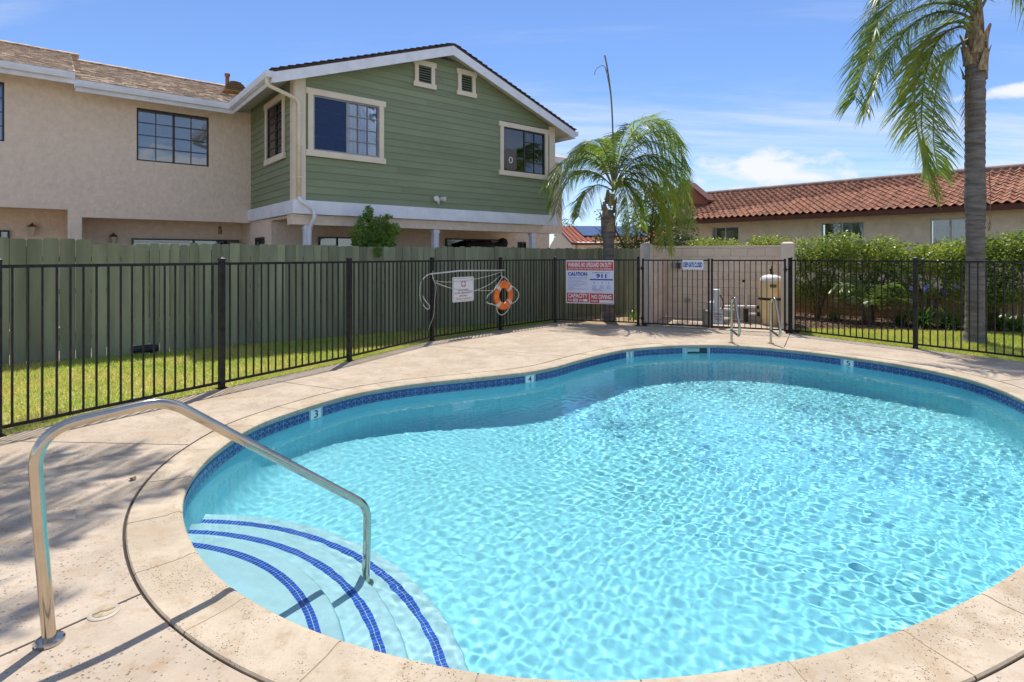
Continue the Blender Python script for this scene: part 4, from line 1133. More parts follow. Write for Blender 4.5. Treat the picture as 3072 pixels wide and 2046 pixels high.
# ground floor walls under the gable, sliding windows seen above the planks
GW = 1.68
gx1 = hf.xz(1551, 700, GW)[0]
MB().box(0.0, gx1, GW, GW + 0.15, 0, Z_BAND0 - 0.07).build('ground_floor_wall', M_stucco, house)
MB().box(-0.0, 0.15, GW + 0.155, SIDE_D + 1.2, 0, Z_BAND0 - 0.01).build('ground_floor_wall', M_stucco, house)
MB().box(gx1 - 0.15, gx1, GW + 0.155, 3.6, 0, Z_BAND0 - 0.07).build('ground_floor_wall', M_stucco, house)
MB().box(gx1 + 0.01, hf.xz(1641, 700, 3.4)[0] , 3.4, 3.55, 0, Z_BAND0 - 0.07).build('ground_floor_wall', M_stucco, house)
for u0, u1, vt in ((955, 1062, 710), (1336, 1500, 715)):
    xa, zt = hf.xz(u0, vt, GW - 0.02); xb, _ = hf.xz(u1, vt, GW - 0.02)
    window(house, xb - xa, 1.2, (xa, GW - 0.065, zt - 1.2), back=0.04, trim=False, left='none', right='none', cols=(1, 1), rows=1)
xa, zt = hf.xz(1553, 726, 3.39); xb, _ = hf.xz(1575, 726, 3.39)
window(house, max(.3, xb - xa), 0.9, (xa, 3.335, zt - 0.9), back=0.04, trim=False, left='none', right='none', cols=(1, 1), rows=1)
# gable roof: two slopes, rake boards, soffit and shingle edge
TH = 0.05
for sgn in (-1, 1):
    xe = W / 2 + sgn * (W / 2 + OVS); ze = roof_z(xe)
    sl = [(W / 2, Z_APEX), (xe, ze), (xe, ze - TH), (W / 2, Z_APEX - TH)]
    r = MB().prism(sl, -OVF - 0.035, BACK).build('roof_slope', M_dark_roof, house)
    sm = MB()
    rr = random.Random(3 + sgn)
    n = 26
    for k in range(n):                       # butt ends of the shingles along the rake
        t0, t1 = k / n, (k + 1) / n
        xa, xb = W / 2 + (xe - W / 2) * t0, W / 2 + (xe - W / 2) * (t1 + 0.012)
        za, zb = Z_APEX + (ze - Z_APEX) * t0, Z_APEX + (ze - Z_APEX) * t1
        sm.prism([(xa, za + 0.002), (xb, zb + 0.018), (xb, zb + 0.002), (xa, za - 0.01)], -OVF - 0.05 + rr.uniform(-.006, .006), -OVF + 1.2)
    sm.build('shingle_edge', M_dark_roof, r)['kind'] = 'stuff'
    MB().prism([(W / 2, Z_APEX - TH - 0.002), (xe, ze - TH - 0.002), (xe, ze - TH - 0.215), (W / 2, Z_APEX - TH - 0.225)], -OVF - 0.03, -OVF).build('rake_board', M_fascia, house)
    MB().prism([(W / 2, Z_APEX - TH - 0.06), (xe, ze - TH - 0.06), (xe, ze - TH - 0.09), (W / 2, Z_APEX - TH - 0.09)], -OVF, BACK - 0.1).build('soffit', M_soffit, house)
    # fascia and gutter along the eave
    yb = SIDE_D - OVS - 0.02 if sgn < 0 else BACK
    xo = xe + sgn * 0.0
    MB().box(min(xo, xo + sgn * 0.025), max(xo, xo + sgn * 0.025), -OVF - 0.02, yb, ze - 0.25, ze - 0.035).build('eave_fascia', M_fascia, house)
    gt = MB(); prof = [(0.028, -0.045), (0.028, -0.15), (0.06, -0.17), (0.13, -0.165), (0.145, -0.10), (0.145, -0.04), (0.135, -0.04), (0.135, -0.10), (0.12, -0.15), (0.06, -0.155), (0.04, -0.14), (0.04, -0.045)]
    gt.prism([(xo + sgn * a, ze + b) for a, b in prof], -OVF - 0.02, yb + (0.1 if sgn < 0 else 0))
    g_ = gt.build('gutter', M_fascia, house)
    MB().prism([(xo + sgn * 0.03, ze - 0.045), (xo + sgn * 0.14, ze - 0.045), (xo + sgn * 0.14, ze - 0.165), (xo + sgn * 0.03, ze - 0.165)], -OVF - 0.03, -OVF - 0.021).build('gutter_end', M_fascia, g_)
# downspout: from the gutter to the corner board, down, round the band board and along the column
M_spout = M_trim
xg = -OVS - 0.09; zg = roof_z(-OVS) - 0.17
cxn = hf.xz(897, 400, -0.09)[0]
ds = MB().tube(fillet([(xg, -OVF + 0.10, zg + 0.02), (xg, -OVF + 0.10, zg - 0.12), (cxn, -0.10, hf.xz(895, 300, -0.1)[1]), (cxn, -0.10, Z_BAND1 + 0.05)], 0.10, 6), 0.04, 10).build('downspout', M_trim, house, smooth=True)
xcol = hf.xz(921, 700, 0.16)[0]
MB().tube(fillet([(cxn, -0.10, Z_BAND1 + 0.055), (cxn + 0.02, -0.125, Z_BAND1 - 0.02), (xcol + 0.04, -0.135, Z_BAND0 + 0.10), (xcol + 0.06, -0.13, Z_BAND0 - 0.08), (xcol + 0.01, 0.035, 2.18), (xcol + 0.01, 0.035, 0.1)], 0.07, 6), 0.04, 10).build('lower_downspout', M_fascia, house, smooth=True)
for k in range(3): MB().box(cxn - 0.048, cxn + 0.048, -0.145, -0.05, 3.2 + 0.65 * k, 3.23 + 0.65 * k).build('strap', M_trim, ds)

# --- stucco wing to the left
SD = SIDE_D; XL = -9.0
xs = hf.xz(223, 300, SD)[0]
zb_l, zb_r = 2.58, 2.44
xp0, xp1 = hf.xz(203, 660, SD)[0], hf.xz(247, 660, SD)[0]
ZE_W = hf.xz(500, 298, SD - 0.5)[1]
wz1 = roof_z(-OVS) - 0.06
w3x0 = hf.xz(410, 400, SD)[0]; w3x1 = hf.xz(627, 400, SD)[0]
w3z1 = (hf.xz(410, 323, SD)[1] + hf.xz(627, 351, SD)[1]) / 2; w3z0 = (hf.xz(408, 482, SD)[1] + hf.xz(625, 499, SD)[1]) / 2
w5x1 = hf.xz(13, 300, SD)[0]; w5x0 = w5x1 - 1.35; w5z1 = hf.xz(10, 246, SD)[1]; w5z0 = hf.xz(10, 424, SD)[1]
def wall_with_holes(x0_, x1_, z0_, z1_, hs, y0_, y1_, name):
    """one wall mesh with rectangular openings"""
    xs_ = sorted({x0_, x1_, *[h[0] for h in hs], *[h[1] for h in hs]}); zs_ = sorted({z0_, z1_, *[h[2] for h in hs], *[h[3] for h in hs]})
    bm = bmesh.new(); vd = {}
    def v(x, y, z):
        k = (round(x, 4), round(y, 4), round(z, 4))
        if k not in vd: vd[k] = bm.verts.new((x, y, z))
        return vd[k]
    nx, nz = len(xs_) - 1, len(zs_) - 1
    solid = [[not any(h[0] < (xs_[i] + xs_[i + 1]) / 2 < h[1] and h[2] < (zs_[j] + zs_[j + 1]) / 2 < h[3] for h in hs) for j in range(nz)] for i in range(nx)]
    for i in range(nx):
        for j in range(nz):
            if not solid[i][j]: continue
            a, b, c, d = xs_[i], xs_[i + 1], zs_[j], zs_[j + 1]
            bm.faces.new((v(a, y0_, c), v(b, y0_, c), v(b, y0_, d), v(a, y0_, d)))
            bm.faces.new((v(a, y1_, d), v(b, y1_, d), v(b, y1_, c), v(a, y1_, c)))
            if i == 0 or not solid[i - 1][j]: bm.faces.new((v(a, y0_, c), v(a, y0_, d), v(a, y1_, d), v(a, y1_, c)))
            if i == nx - 1 or not solid[i + 1][j]: bm.faces.new((v(b, y0_, d), v(b, y0_, c), v(b, y1_, c), v(b, y1_, d)))
            if j == 0 or not solid[i][j - 1]: bm.faces.new((v(a, y0_, c), v(a, y1_, c), v(b, y1_, c), v(b, y0_, c)))
            if j == nz - 1 or not solid[i][j + 1]: bm.faces.new((v(a, y0_, d), v(b, y0_, d), v(b, y1_, d), v(a, y1_, d)))
    me = bpy.data.meshes.new(name); bm.to_mesh(me); bm.free(); me.materials.append(M_stucco)
    return link(name, me, house)
wall_with_holes(XL, -0.004, zb_r, wz1, [(w3x0, w3x1, w3z0, w3z1), (w5x0, w5x1, w5z0, w5z1), (XL + 0.001, xp0, zb_r - .01, zb_l)], SD, SD + 0.22, 'stucco_wall')
MB().box(XL, xs, SD + 0.003, SD + 0.2, wz1 + 0.001, wz1 + 0.16).build('stucco_wall', M_stucco, house)
MB().box(xp0, xp1, SD + 0.002, SD + 0.30, 0, zb_r - 0.001).build('stucco_pillar', M_stucco, house, bevel=0.02)
MB().box(XL, xp0 + 0.15, SD + 1.3, SD + 1.45, 0, zb_l + 0.3).build('ground_floor_wall', M_stucco, house)
MB().box(xp0 + 0.152, -0.002, SD + 1.0, SD + 1.15, 0, zb_r + 0.1).build('ground_floor_wall', M_stucco, house)
MB().box(xp0 + 0.02, xp0 + 0.15, SD + 0.31, SD + 1.29, 0, zb_l + 0.2).build('ground_floor_wall', M_stucco, house)
MB().box(XL, -0.01, SD + 0.23, SD + 1.5, zb_l + 0.05, zb_l + 0.1).build('porch_ceiling', M_stucco, house)
window(house, w3x1 - w3x0, w3z1 - w3z0, (w3x0, SD + 0.05, w3z0), trim=False, cols=(2, 2), rows=4)
window(house, w5x1 - w5x0, w5z1 - w5z0, (w5x0, SD + 0.05, w5z0), trim=False, cols=(2, 2), rows=4, left='curtain', right='curtain')
# sliding doors under the wing
xa, zt = hf.xz(395, 715, SD + 0.98); xb, _ = hf.xz(716, 722, SD + 0.98)
window(house, xb - xa, 1.9, (xa, SD + 0.935, zt - 1.9), back=0.04, trim=False, left='none', right='none', cols=(1, 1), rows=1, split=0.55)
MB().box(xa + 0.05, xa + (xb - xa) * 0.53, SD + 0.905, SD + 0.917, zt - 0.10, zt - 0.055).build('white_door_head', M_blind, house)
xa, zt = hf.xz(-30, 690, SD + 1.28); xb, _ = hf.xz(29, 690, SD + 1.28)
window(house, xb - xa, 2.0, (xa, SD + 1.235, zt - 2.0), back=0.04, trim=False, left='none', right='none', cols=(1, 1), rows=1)
xa, zt = hf.xz(732, 710, GW + 0.4); 
window(house, 0.55, 0.8, (-0.065, 2.75, zt - 0.8), rz=-pi / 2, back=0.04, trim=False, left='none', right='none', cols=(1, 1), rows=1)
# eave: fascia, gutter, soffit
xgl = -OVS - 0.145
for a, b, dz in ((XL, xs, 0.14), (xs + 0.004, -OVS + 0.0, 0.0)):
    ye = SD - OVS; ze = roof_z(-OVS) + dz
    MB().box(a, b, ye, ye + 0.025, ze - 0.25, ze - 0.035).build('eave_fascia', M_fascia, house)
    prof = [(0.0, -0.045), (0.0, -0.15), (0.03, -0.17), (0.10, -0.165), (0.115, -0.10), (0.115, -0.04), (0.105, -0.04), (0.105, -0.10), (0.09, -0.15), (0.03, -0.155), (0.012, -0.14), (0.012, -0.045)]
    gt = MB(); vs = [Vector((x_, ye - 0.002 - p_[0], ze + p_[1])) for x_ in (a, b + (0.0 if dz else -0.12)) for p_ in prof]; n = len(prof)
    gt.add(vs, [tuple(range(n)), tuple(range(2 * n - 1, n - 1, -1))] + [(i, i + n, (i + 1) % n + n, (i + 1) % n) for i in range(n)])
    gt.build('gutter', M_fascia, house)
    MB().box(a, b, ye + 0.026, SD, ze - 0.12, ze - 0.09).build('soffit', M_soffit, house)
    # roof plane and shakes
    RUN = 4.3; r = MB()
    r.add([(a, ye - 0.02, ze), (b, ye - 0.02, ze), (b + (RUN if not dz else 0), ye + RUN, ze + SLOPE * RUN), (a, ye + RUN, ze + SLOPE * RUN), (a, ye - 0.02, ze - 0.05), (b, ye - 0.02, ze - 0.05), (b + (RUN if not dz else 0), ye + RUN, ze + SLOPE * RUN - 0.05), (a, ye + RUN, ze + SLOPE * RUN - 0.05)],
          [(0, 1, 2, 3), (7, 6, 5, 4), (0, 4, 5, 1), (1, 5, 6, 2), (2, 6, 7, 3), (3, 7, 4, 0)])
    ro = r.build('roof_slope', M_shake, house)
    sh = MB(); rr = random.Random(int(dz * 100) + 1); ex = 0.20
    sc = sqrt(1 + SLOPE * SLOPE); rows_ = int(RUN * sc / ex)
    for i in range(rows_):
        y0_ = ye - 0.03 + i * ex / sc; x_ = a
        xend = b + (0 if dz else (y0_ - ye))
        while x_ < xend - 0.03:
            w = min(rr.uniform(0.09, 0.22), xend - x_)
            j = rr.uniform(-0.018, 0.018); t = rr.uniform(0.012, 0.032)
            ya, yb_ = y0_ + j, y0_ + ex * 1.25 / sc
            za, zb_ = ze + SLOPE * (ya - ye), ze + SLOPE * (yb_ - ye)
            sh.add([(x_, ya, za + 0.004), (x_ + w - 0.008, ya, za + 0.004), (x_ + w - 0.008, ya, za + t + 0.008), (x_, ya, za + t + 0.008), (x_, yb_, zb_ + 0.006), (x_ + w - 0.008, yb_, zb_ + 0.006)],
                   [(0, 1, 2, 3), (3, 2, 5, 4), (1, 5, 2), (0, 3, 4)])
            x_ += w
    sh.build('shakes', M_shake, ro)['kind'] = 'stuff'
    rc = MB(); x_ = a
    while x_ < b + (RUN if not dz else 0):
        rc.prism([(0, 0), (0.16, -0.05), (0.16, -0.02), (0, 0.035 + rr.uniform(0, .015)), (-0.16, -0.02), (-0.16, -0.05)], 0, 0.26, Matrix.Translation((x_, ye + RUN, ze + SLOPE * RUN + 0.02)) @ Matrix.Rotation(-pi / 2, 4, 'Z')); x_ += 0.2
    rc.build('ridge_caps', M_shake, ro)['kind'] = 'stuff'
# roof vents
pv = at(682, 262, 15.0); pl = hf.local(pv)
MB().lathe([(0.05, -0.5), (0.05, 0.30), (0.07, 0.30), (0.07, 0.36), (0.02, 0.37)], (pl.x, pl.y, pl.z), 14).build('vent_pipe', mat('rusty_vent', (0.30, 0.15, 0.07), rough=0.8, var=0.2), house, smooth=True, auto=0.6)
dm = MB(); pv = at(707, 268, 14.6); pl = hf.local(pv)
M_tanvent = mat('tan_louvre_vent', (0.42, 0.29, 0.15), rough=0.7)
dv = MB().prism([(0.27 * cos(pi * k / 12), 0.27 * sin(pi * k / 12)) for k in range(13)], 0, 0.35).build('dome_vent', M_tanvent, house); dv.location = (pl.x, pl.y, pl.z - 0.05)
for k in range(5):
    zz = 0.03 + k * 0.048; hw = sqrt(max(0.001, 0.255 ** 2 - zz * zz))
    MB().box(-hw, hw, -0.03, -0.002, zz, zz + 0.022).build('louvre', mat('vent_louvre', (0.16, 0.09, 0.045), rough=0.7), dv)
# --- right wing behind the gable
xr = hf.xz(1686, 560, SD)[0]
MB().box(W + 0.002, xr, SD, SD + 0.2, zb_r, wz1).build('stucco_wall', M_stucco, house)
MB().box(xr - 0.15, xr, SD + 0.202, SD + 5, zb_r, wz1).build('stucco_wall', M_stucco, house)
MB().box(W + 0.05, xr - 0.6, SD + 0.05, SD + 0.2, 0, zb_r - 0.002).build('ground_floor_wall', M_stucco, house)
ye = SD - 0.35; ze = hf.xz(1690, 473, ye)[1]
ro = MB().add([(W + OVS - .1, ye, ze), (xr + 0.55, ye, ze), (xr + 0.55, ye + 4.0, ze + 1.3), (W + OVS - .1, ye + 4.0, ze + 1.3), (W + OVS - .1, ye, ze - 0.06), (xr + 0.55, ye, ze - 0.06), (xr + 0.55, ye + 4.0, ze + 1.24), (W + OVS - .1, ye + 4.0, ze + 1.24)],
         [(0, 1, 2, 3), (7, 6, 5, 4), (0, 4, 5, 1), (1, 5, 6, 2), (2, 6, 7, 3), (3, 7, 4, 0)]).build('roof_slope', M_shake, house)
MB().box(W + OVS - .1, xr + 0.55, ye - 0.03, ye - 0.002, ze - 0.22, ze - 0.01).build('eave_fascia', M_fascia, house)
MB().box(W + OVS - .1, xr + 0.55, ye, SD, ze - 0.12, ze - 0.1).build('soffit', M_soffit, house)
# twin flood light on the clapboards
fx, fz = hf.xz(1313, 600, -0.03)
fl = MB().box(-0.05, 0.05, -0.05, 0.0, -0.045, 0.045).build('flood_light', M_sign_white, house, bevel=0.01); fl.location = (fx, -0.022, fz)
for s in (-1, 1):
    h_ = MB().lathe([(0.03, 0), (0.055, 0.05), (0.065, 0.13), (0.05, 0.135)], seg=18).build('lamp_head', M_sign_white, fl, smooth=True, auto=0.6)
    h_.matrix_local = Matrix.Translation((s * 0.05, -0.05, 0.035)) @ Matrix.Rotation(radians(100), 4, 'X') @ Matrix.Rotation(s * radians(35), 4, 'Y')
MB().tube([(0, -0.03, -0.04), (0, -0.06, -0.10)], 0.025, 10).build('sensor', M_sign_white, fl)
# wall lanterns and a hanging lantern
M_brass = mat('aged_brass', (0.20, 0.12, 0.05), rough=0.4, metal=0.7)
M_lamp_glass = mat('milky_lamp_glass', (0.62, 0.55, 0.42), rough=0.3)
for u, v, y in ((97, 690, SD + 1.28), (339, 719, SD + 0.98)):
    lx, lz = hf.xz(u, v, y)
    l_ = MB().box(-0.05, 0.05, -0.03, 0.0, -0.02, 0.12).build('wall_lantern', M_brass, house); l_.location = (lx, y, lz)
    MB().lathe([(0.055, -0.12), (0.075, 0.06), (0.07, 0.065)], (0, -0.12, 0), 6).build('lantern_glass', M_lamp_glass, l_)
    MB().lathe([(0.09, 0.066), (0.06, 0.10), (0.02, 0.13), (0.008, 0.16)], (0, -0.12, 0), 6).build('lantern_cap', M_brass, l_)
    MB().tube([(0, -0.02, 0.10), (0, -0.12, 0.15)], 0.01, 6).build('bracket', M_brass, l_)
lx, lz = hf.xz(660, 690, SD + 0.4)
h_ = MB().lathe([(0.03, -0.10), (0.045, -0.09), (0.04, 0.05), (0.015, 0.10)], seg=12).build('hanging_lantern', M_brass, house); h_.location = (lx, SD + 0.4, lz)
MB().tube([(0, 0, 0.10), (0, 0, zb_l - lz + 0.05)], 0.004, 5).build('cord', M_brass, h_)
# black covered bundle on the porch rail: long low mound ending in a round lump
bm_ = MB(); pts = []; rad = []
for k in range(15):
    t = k / 14
    u = 1400 + (1508 - 1400) * t
    x_, z_ = hf.xz(u, 728, 1.25)
    pts.append((x_, 1.25, z_ - 0.06)); rad.append(0.06 + 0.09 * sin(pi * min(1, t * 1.25)) ** 2 + (0.10 * max(0, (t - 0.82) / 0.18) if t < 0.97 else 0.04))
cb = hf.place(empty('covered_bundle')); tag(cb, 'long black covered bundle on the porch, just above the green planks', 'bundle')
M_cover = mat('black_cover', (0.006, 0.006, 0.007), rough=0.7, bump=0.01, bscale=9)
bm_.tube(pts, rad, 14).build('cover', M_cover, cb, smooth=True)
MB().lathe([(0.03, -0.16), (0.13, -0.11), (0.16, 0.0), (0.12, 0.11), (0.03, 0.15)], (pts[-1][0], 1.25, pts[-1][2] + 0.05), 16).build('round_end', M_cover, cb, smooth=True)
for t in (0.15, 0.55, 0.9):
    x_ = pts[0][0] + (pts[-1][0] - pts[0][0]) * t
    MB().tube([(x_, 1.25, 0), (x_, 1.25, pts[0][2])], 0.025, 8).build('stand_leg', M_cover, cb)
# ------------------------------------------------------------------ long house with barrel-tile roof
M_wall2 = mat('cream_stucco', (0.88, 0.76, 0.58), rough=0.9, var=0.06, scale=4.0, bump=0.015, bscale=12, coord='World', spec=0.2)
M_fascia2 = mat('red_brown_fascia', (0.14, 0.045, 0.025), rough=0.6, var=0.12)
M_clay = mat('clay_roof_tile', (0.38, 0.16, 0.088), rough=0.8, var=0.10, scale=6, c2=(0.24, 0.10, 0.055), rnd=0.22, bump=0.001, bscale=60)
_a = Vector((0.69, -0.723)).normalized()
E0 = Vector((12.8, 14.0)); _bb = Vector((-_a.y, _a.x))
LEN_L = 10.7; tf = Frame(E0 - _a * LEN_L + _bb * 0.55, atan2(_a.y, _a.x))
th = tf.place(empty('tile_roof_house')); tag(th, 'long single-storey cream house with red barrel-tile roof behind the hedge', 'house')
TL = LEN_L + 5.0; ZF0, ZF1 = 2.77, 2.93; RUN2 = 3.6; SL2 = 0.353
wins = []
for u0, u1, v0, v1 in ((2136, 2216, 682, 722), (2463, 2592, 668, 706), (2790, 2912, 657, 692)):
    xa, za = tf.xz(u0, v0, 0); xb, zb = tf.xz(u1, v1, 0); wins.append((xa, xb, za - 0.95, za))
def wall_holes2(hs):
    global M_stucco, house
    s_, h_ = M_stucco, house
    M_stucco, house = M_wall2, th
    o = wall_with_holes(0.3, TL, 0, ZF0 + 0.12, hs, 0, 0.2, 'wall')
    M_stucco, house = s_, h_
    return o
wall_holes2(wins)
MB().box(0.3, 0.5, 0.202, 6.6, 0, ZF0 + 0.1).build('wall', M_wall2, th)
M_winw = mat('white_vinyl_frame', (0.62, 0.62, 0.58), rough=0.5)
M_teal = mat('teal_curtain', (0.28, 0.45, 0.42), rough=0.8)
for i, (xa, xb, za, zb) in enumerate(wins):
    o = window(th, xb - xa, zb - za, (xa, 0.05, za), trim=False, left='none', right='curtain', cols=(1, 1), rows=1, fm=M_winw, split=0.5, cloth=M_curtain_pale)
MB().box(-0.05, TL, -0.575, -0.55, ZF0, ZF1).build('eave_fascia', M_fascia2, th)
MB().box(-0.05, TL, -0.548, 0.0, ZF1 - 0.06, ZF1 - 0.03).build('soffit', M_fascia2, th)
rs = MB().add([(-0.1, -0.58, ZF1), (TL, -0.58, ZF1), (TL, -0.55 + RUN2, ZF1 + SL2 * RUN2), (-0.1, -0.55 + RUN2, ZF1 + SL2 * RUN2), (-0.1, -0.55 + 2 * RUN2, ZF1), (TL, -0.55 + 2 * RUN2, ZF1)],
        [(0, 1, 2, 3), (3, 2, 5, 4)]).build('roof_deck', M_fascia2, th)
# barrel tiles
TWd, TEx = 0.21, 0.335
def tile_verts(w, L, th_=0.016):
    """an S-shaped tile: barrel and pan, tapering upslope; x across, y upslope"""
    n = 8; prof = []
    for k in range(n + 1):
        t = k / n
        prof.append((t * w, 0.028 + 0.033 * cos(2 * pi * t + 0.4)))
    vs = []
    for y, lift in ((0, 0.030), (L, 0.004)):
        vs += [(x, y, z + lift) for x, z in prof]
    vs += [(x, 0, z + 0.030 - th_ * 1.3) for x, z in prof]
    N = n + 1
    fs = [(i, i + 1, N + i + 1, N + i) for i in range(n)] + [(2 * N + i, 2 * N + i + 1, i + 1, i) for i in range(n)]
    return vs, fs
tv, tfc = tile_verts(TWd * 1.04, TEx * 1.08)
tme = MB().add(tv, tfc).mesh('roof_tile', M_clay, smooth=True, auto=0.9)
sl_len = RUN2 * sqrt(1 + SL2 ** 2); nrow = int(sl_len / TEx) + 1; tang = math.atan(SL2)
cand = []
for r in range(nrow):
    for c in range(int(TL / TWd) + 1):
        y = -0.63 + r * TEx * cos(tang); z = ZF1 + 0.01 + (r * TEx - 0.05) * sin(tang); x = -0.1 + c * TWd
        wp = tf.o + tf.a * x + tf.b * y
        vis = wp.y > 1 and -0.93 < wp.x / wp.y < 0.95
        cand.append((0 if vis else 1, wp.length, x, y, z))
cand.sort(key=lambda q: (q[0], q[1]))
rest = MB(); rr = random.Random(9)
for k, (hid, _, x, y, z) in enumerate(cand):
    m = Matrix.Translation((x, y, z + rr.uniform(-.004, .004))) @ Matrix.Rotation(tang + rr.uniform(-.02, .02), 4, 'X') @ Matrix.Rotation(rr.uniform(-.02, .02), 4, 'Z')
    if k < 300: link('roof_tile', tme, rs, m)
    else: rest.add([m @ Vector(q) for q in tv], tfc)
M_clay_j = mat('clay_roof_tile_field', (0.38, 0.16, 0.088), rough=0.8, var=0.10, scale=3.2, c2=(0.23, 0.095, 0.052), coord='World', lo=0.42, hi=0.58, detail=2)
o = rest.build('roof_tiles', M_clay_j, rs, smooth=True); o['kind'] = 'stuff'
ridge = MB()
x = -0.1
M_ridge = mat('grey_clay_ridge', (0.30, 0.20, 0.16), rough=0.85, var=0.15, coord='World')
while x < TL:
    ridge.tube([(x, -0.55 + RUN2, ZF1 + SL2 * RUN2 + 0.03), (x + 0.42, -0.55 + RUN2, ZF1 + SL2 * RUN2 + 0.05)], [0.13, 0.11], 10); x += 0.38
ridge.build('ridge_tiles', M_ridge, rs, smooth=True, auto=0.8)['kind'] = 'stuff'
# the small cross gable at the roof's far end
gp = []
for u, v in ((1990, 612), (1990, 575), (2070, 553), (2124, 604), (2124, 612)):
    xx, zz = tf.xz(u, v, 1.25); gp.append((xx, zz))
gb = MB().prism(gp, 1.25, 1.45).build('cross_gable', mat('terracotta_board', (0.42, 0.17, 0.09), rough=0.8, var=0.08), th)
gr = MB()
q0, q1 = gp[2], gp[3]
gr.prism([(q0[0] - 0.02, q0[1] + 0.10), (q1[0] + 0.12, q1[1] + 0.05), (q1[0] + 0.12, q1[1] - 0.03), (q0[0] - 0.02, q0[1] + 0.0)], 1.0, 1.7)
gr.build('gable_verge', M_fascia2, gb)

# ------------------------------------------------------------------ small red-roofed house farther off, with solar panel
kf_o = at(1716, 729, 32)
kf = Frame((kf_o.x, kf_o.y), radians(6))
k_h = kf.place(empty('far_house')); tag(k_h, 'distant pale house with low red tile roof and a solar panel', 'house')
ze = kf_o.z
MB().box(0.3, 9, 0.35, 0.5, 0, ze).build('wall', M_wall2, k_h)
RN = 4.6; SLk = 0.25
M_wall3 = mat('pale_stucco', (0.60, 0.52, 0.40), rough=0.9, var=0.03)
MB().add([(0.25, 0.35, 0), (0.25, 0.35 + 2 * RN - 0.7, 0), (0.25, 0.35 + 2 * RN - 0.7, ze), (0.25, RN, ze + SLk * RN - 0.05), (0.25, 0.35, ze + 0.05), (0.40, 0.35, 0), (0.40, 0.35 + 2 * RN - 0.7, 0), (0.40, 0.35 + 2 * RN - 0.7, ze), (0.40, RN, ze + SLk * RN - 0.05), (0.40, 0.35, ze + 0.05)],
         [(0, 4, 3, 2, 1), (5, 6, 7, 8, 9), (4, 0, 5, 9), (3, 4, 9, 8), (2, 3, 8, 7)]).build('gable_wall', M_wall3, k_h)
M_clay_far = mat('clay_roof_far', (0.42, 0.135, 0.075), rough=0.85, var=0.12, scale=5, c2=(0.30, 0.09, 0.05), coord='World', detail=2)
rk = MB(); nseg = 120; rows_ = 14
vs = []; fs = []
for r in range(rows_ + 1):
    for dz in (0.0, 0.035):
        for c in range(nseg + 1):
            t = max(0, r - (1 if dz == 0 and r else 0)) / rows_ if False else r / rows_
            vs.append((c * 9.0 / nseg, t * RN, ze + 0.02 + SLk * t * RN + dz + 0.03 * sin(c * pi * 0.5)))
w = nseg + 1
for r in range(rows_):
    base = (2 * r + 1) * w; nxt = (2 * r + 2) * w
    for c in range(nseg):
        fs.append((base + c, base + c + 1, nxt + c + 1, nxt + c))
        fs.append((nxt + c, nxt + c + 1, nxt + w + c + 1, nxt + w + c))
rk.add(vs, fs)
ro = rk.build('roof_slope', M_clay_far, k_h)
MB().box(-0.02, 9, -0.05, -0.02, ze - 0.12, ze + 0.02).build('eave_fascia', M_fascia2, k_h)
MB().add([(-0.03, -0.03, ze - 0.10), (-0.03, RN, ze + SLk * RN - 0.10), (-0.03, RN, ze + SLk * RN + 0.08), (-0.03, -0.03, ze + 0.06), (0.03, -0.03, ze - 0.10), (0.03, RN, ze + SLk * RN - 0.10), (0.03, RN, ze + SLk * RN + 0.08), (0.03, -0.03, ze + 0.06)],
         [(3, 2, 1, 0), (4, 5, 6, 7), (2, 3, 7, 6), (0, 1, 5, 4), (3, 0, 4, 7)]).build('verge_board', M_fascia2, k_h)
M_solar = mat('solar_cells', (0.05, 0.065, 0.12), rough=0.2, var=0.15, scale=3)
spn = MB()
for i in range(3):
    x0_ = 1.0 + i * 1.35
    o = MB().add([(x0_, 1.4, ze + SLk * 1.4 + 0.14), (x0_ + 1.3, 1.4, ze + SLk * 1.4 + 0.14), (x0_ + 1.3, 4.3, ze + SLk * 4.3 + 0.14), (x0_, 4.3, ze + SLk * 4.3 + 0.14), (x0_, 1.4, ze + SLk * 1.4 + 0.10), (x0_ + 1.3, 1.4, ze + SLk * 1.4 + 0.10), (x0_ + 1.3, 4.3, ze + SLk * 4.3 + 0.10), (x0_, 4.3, ze + SLk * 4.3 + 0.10)],
             [(0, 1, 2, 3), (7, 6, 5, 4), (0, 4, 5, 1), (1, 5, 6, 2), (2, 6, 7, 3), (3, 7, 4, 0)]).build('solar_panel', M_solar, k_h)
fw = MB().box(0, 1.0, 0, 0.02, 0, 0.9).build('window', M_winw, k_h); fw.location = (0.9, 0.32, ze - 1.15)
MB().box(0.06, 0.48, -0.006, -0.001, 0.06, 0.84).build('pane', M_solar, fw)
MB().box(0.53, 0.94, -0.006, -0.001, 0.06, 0.84).build('pane', M_blind, fw)

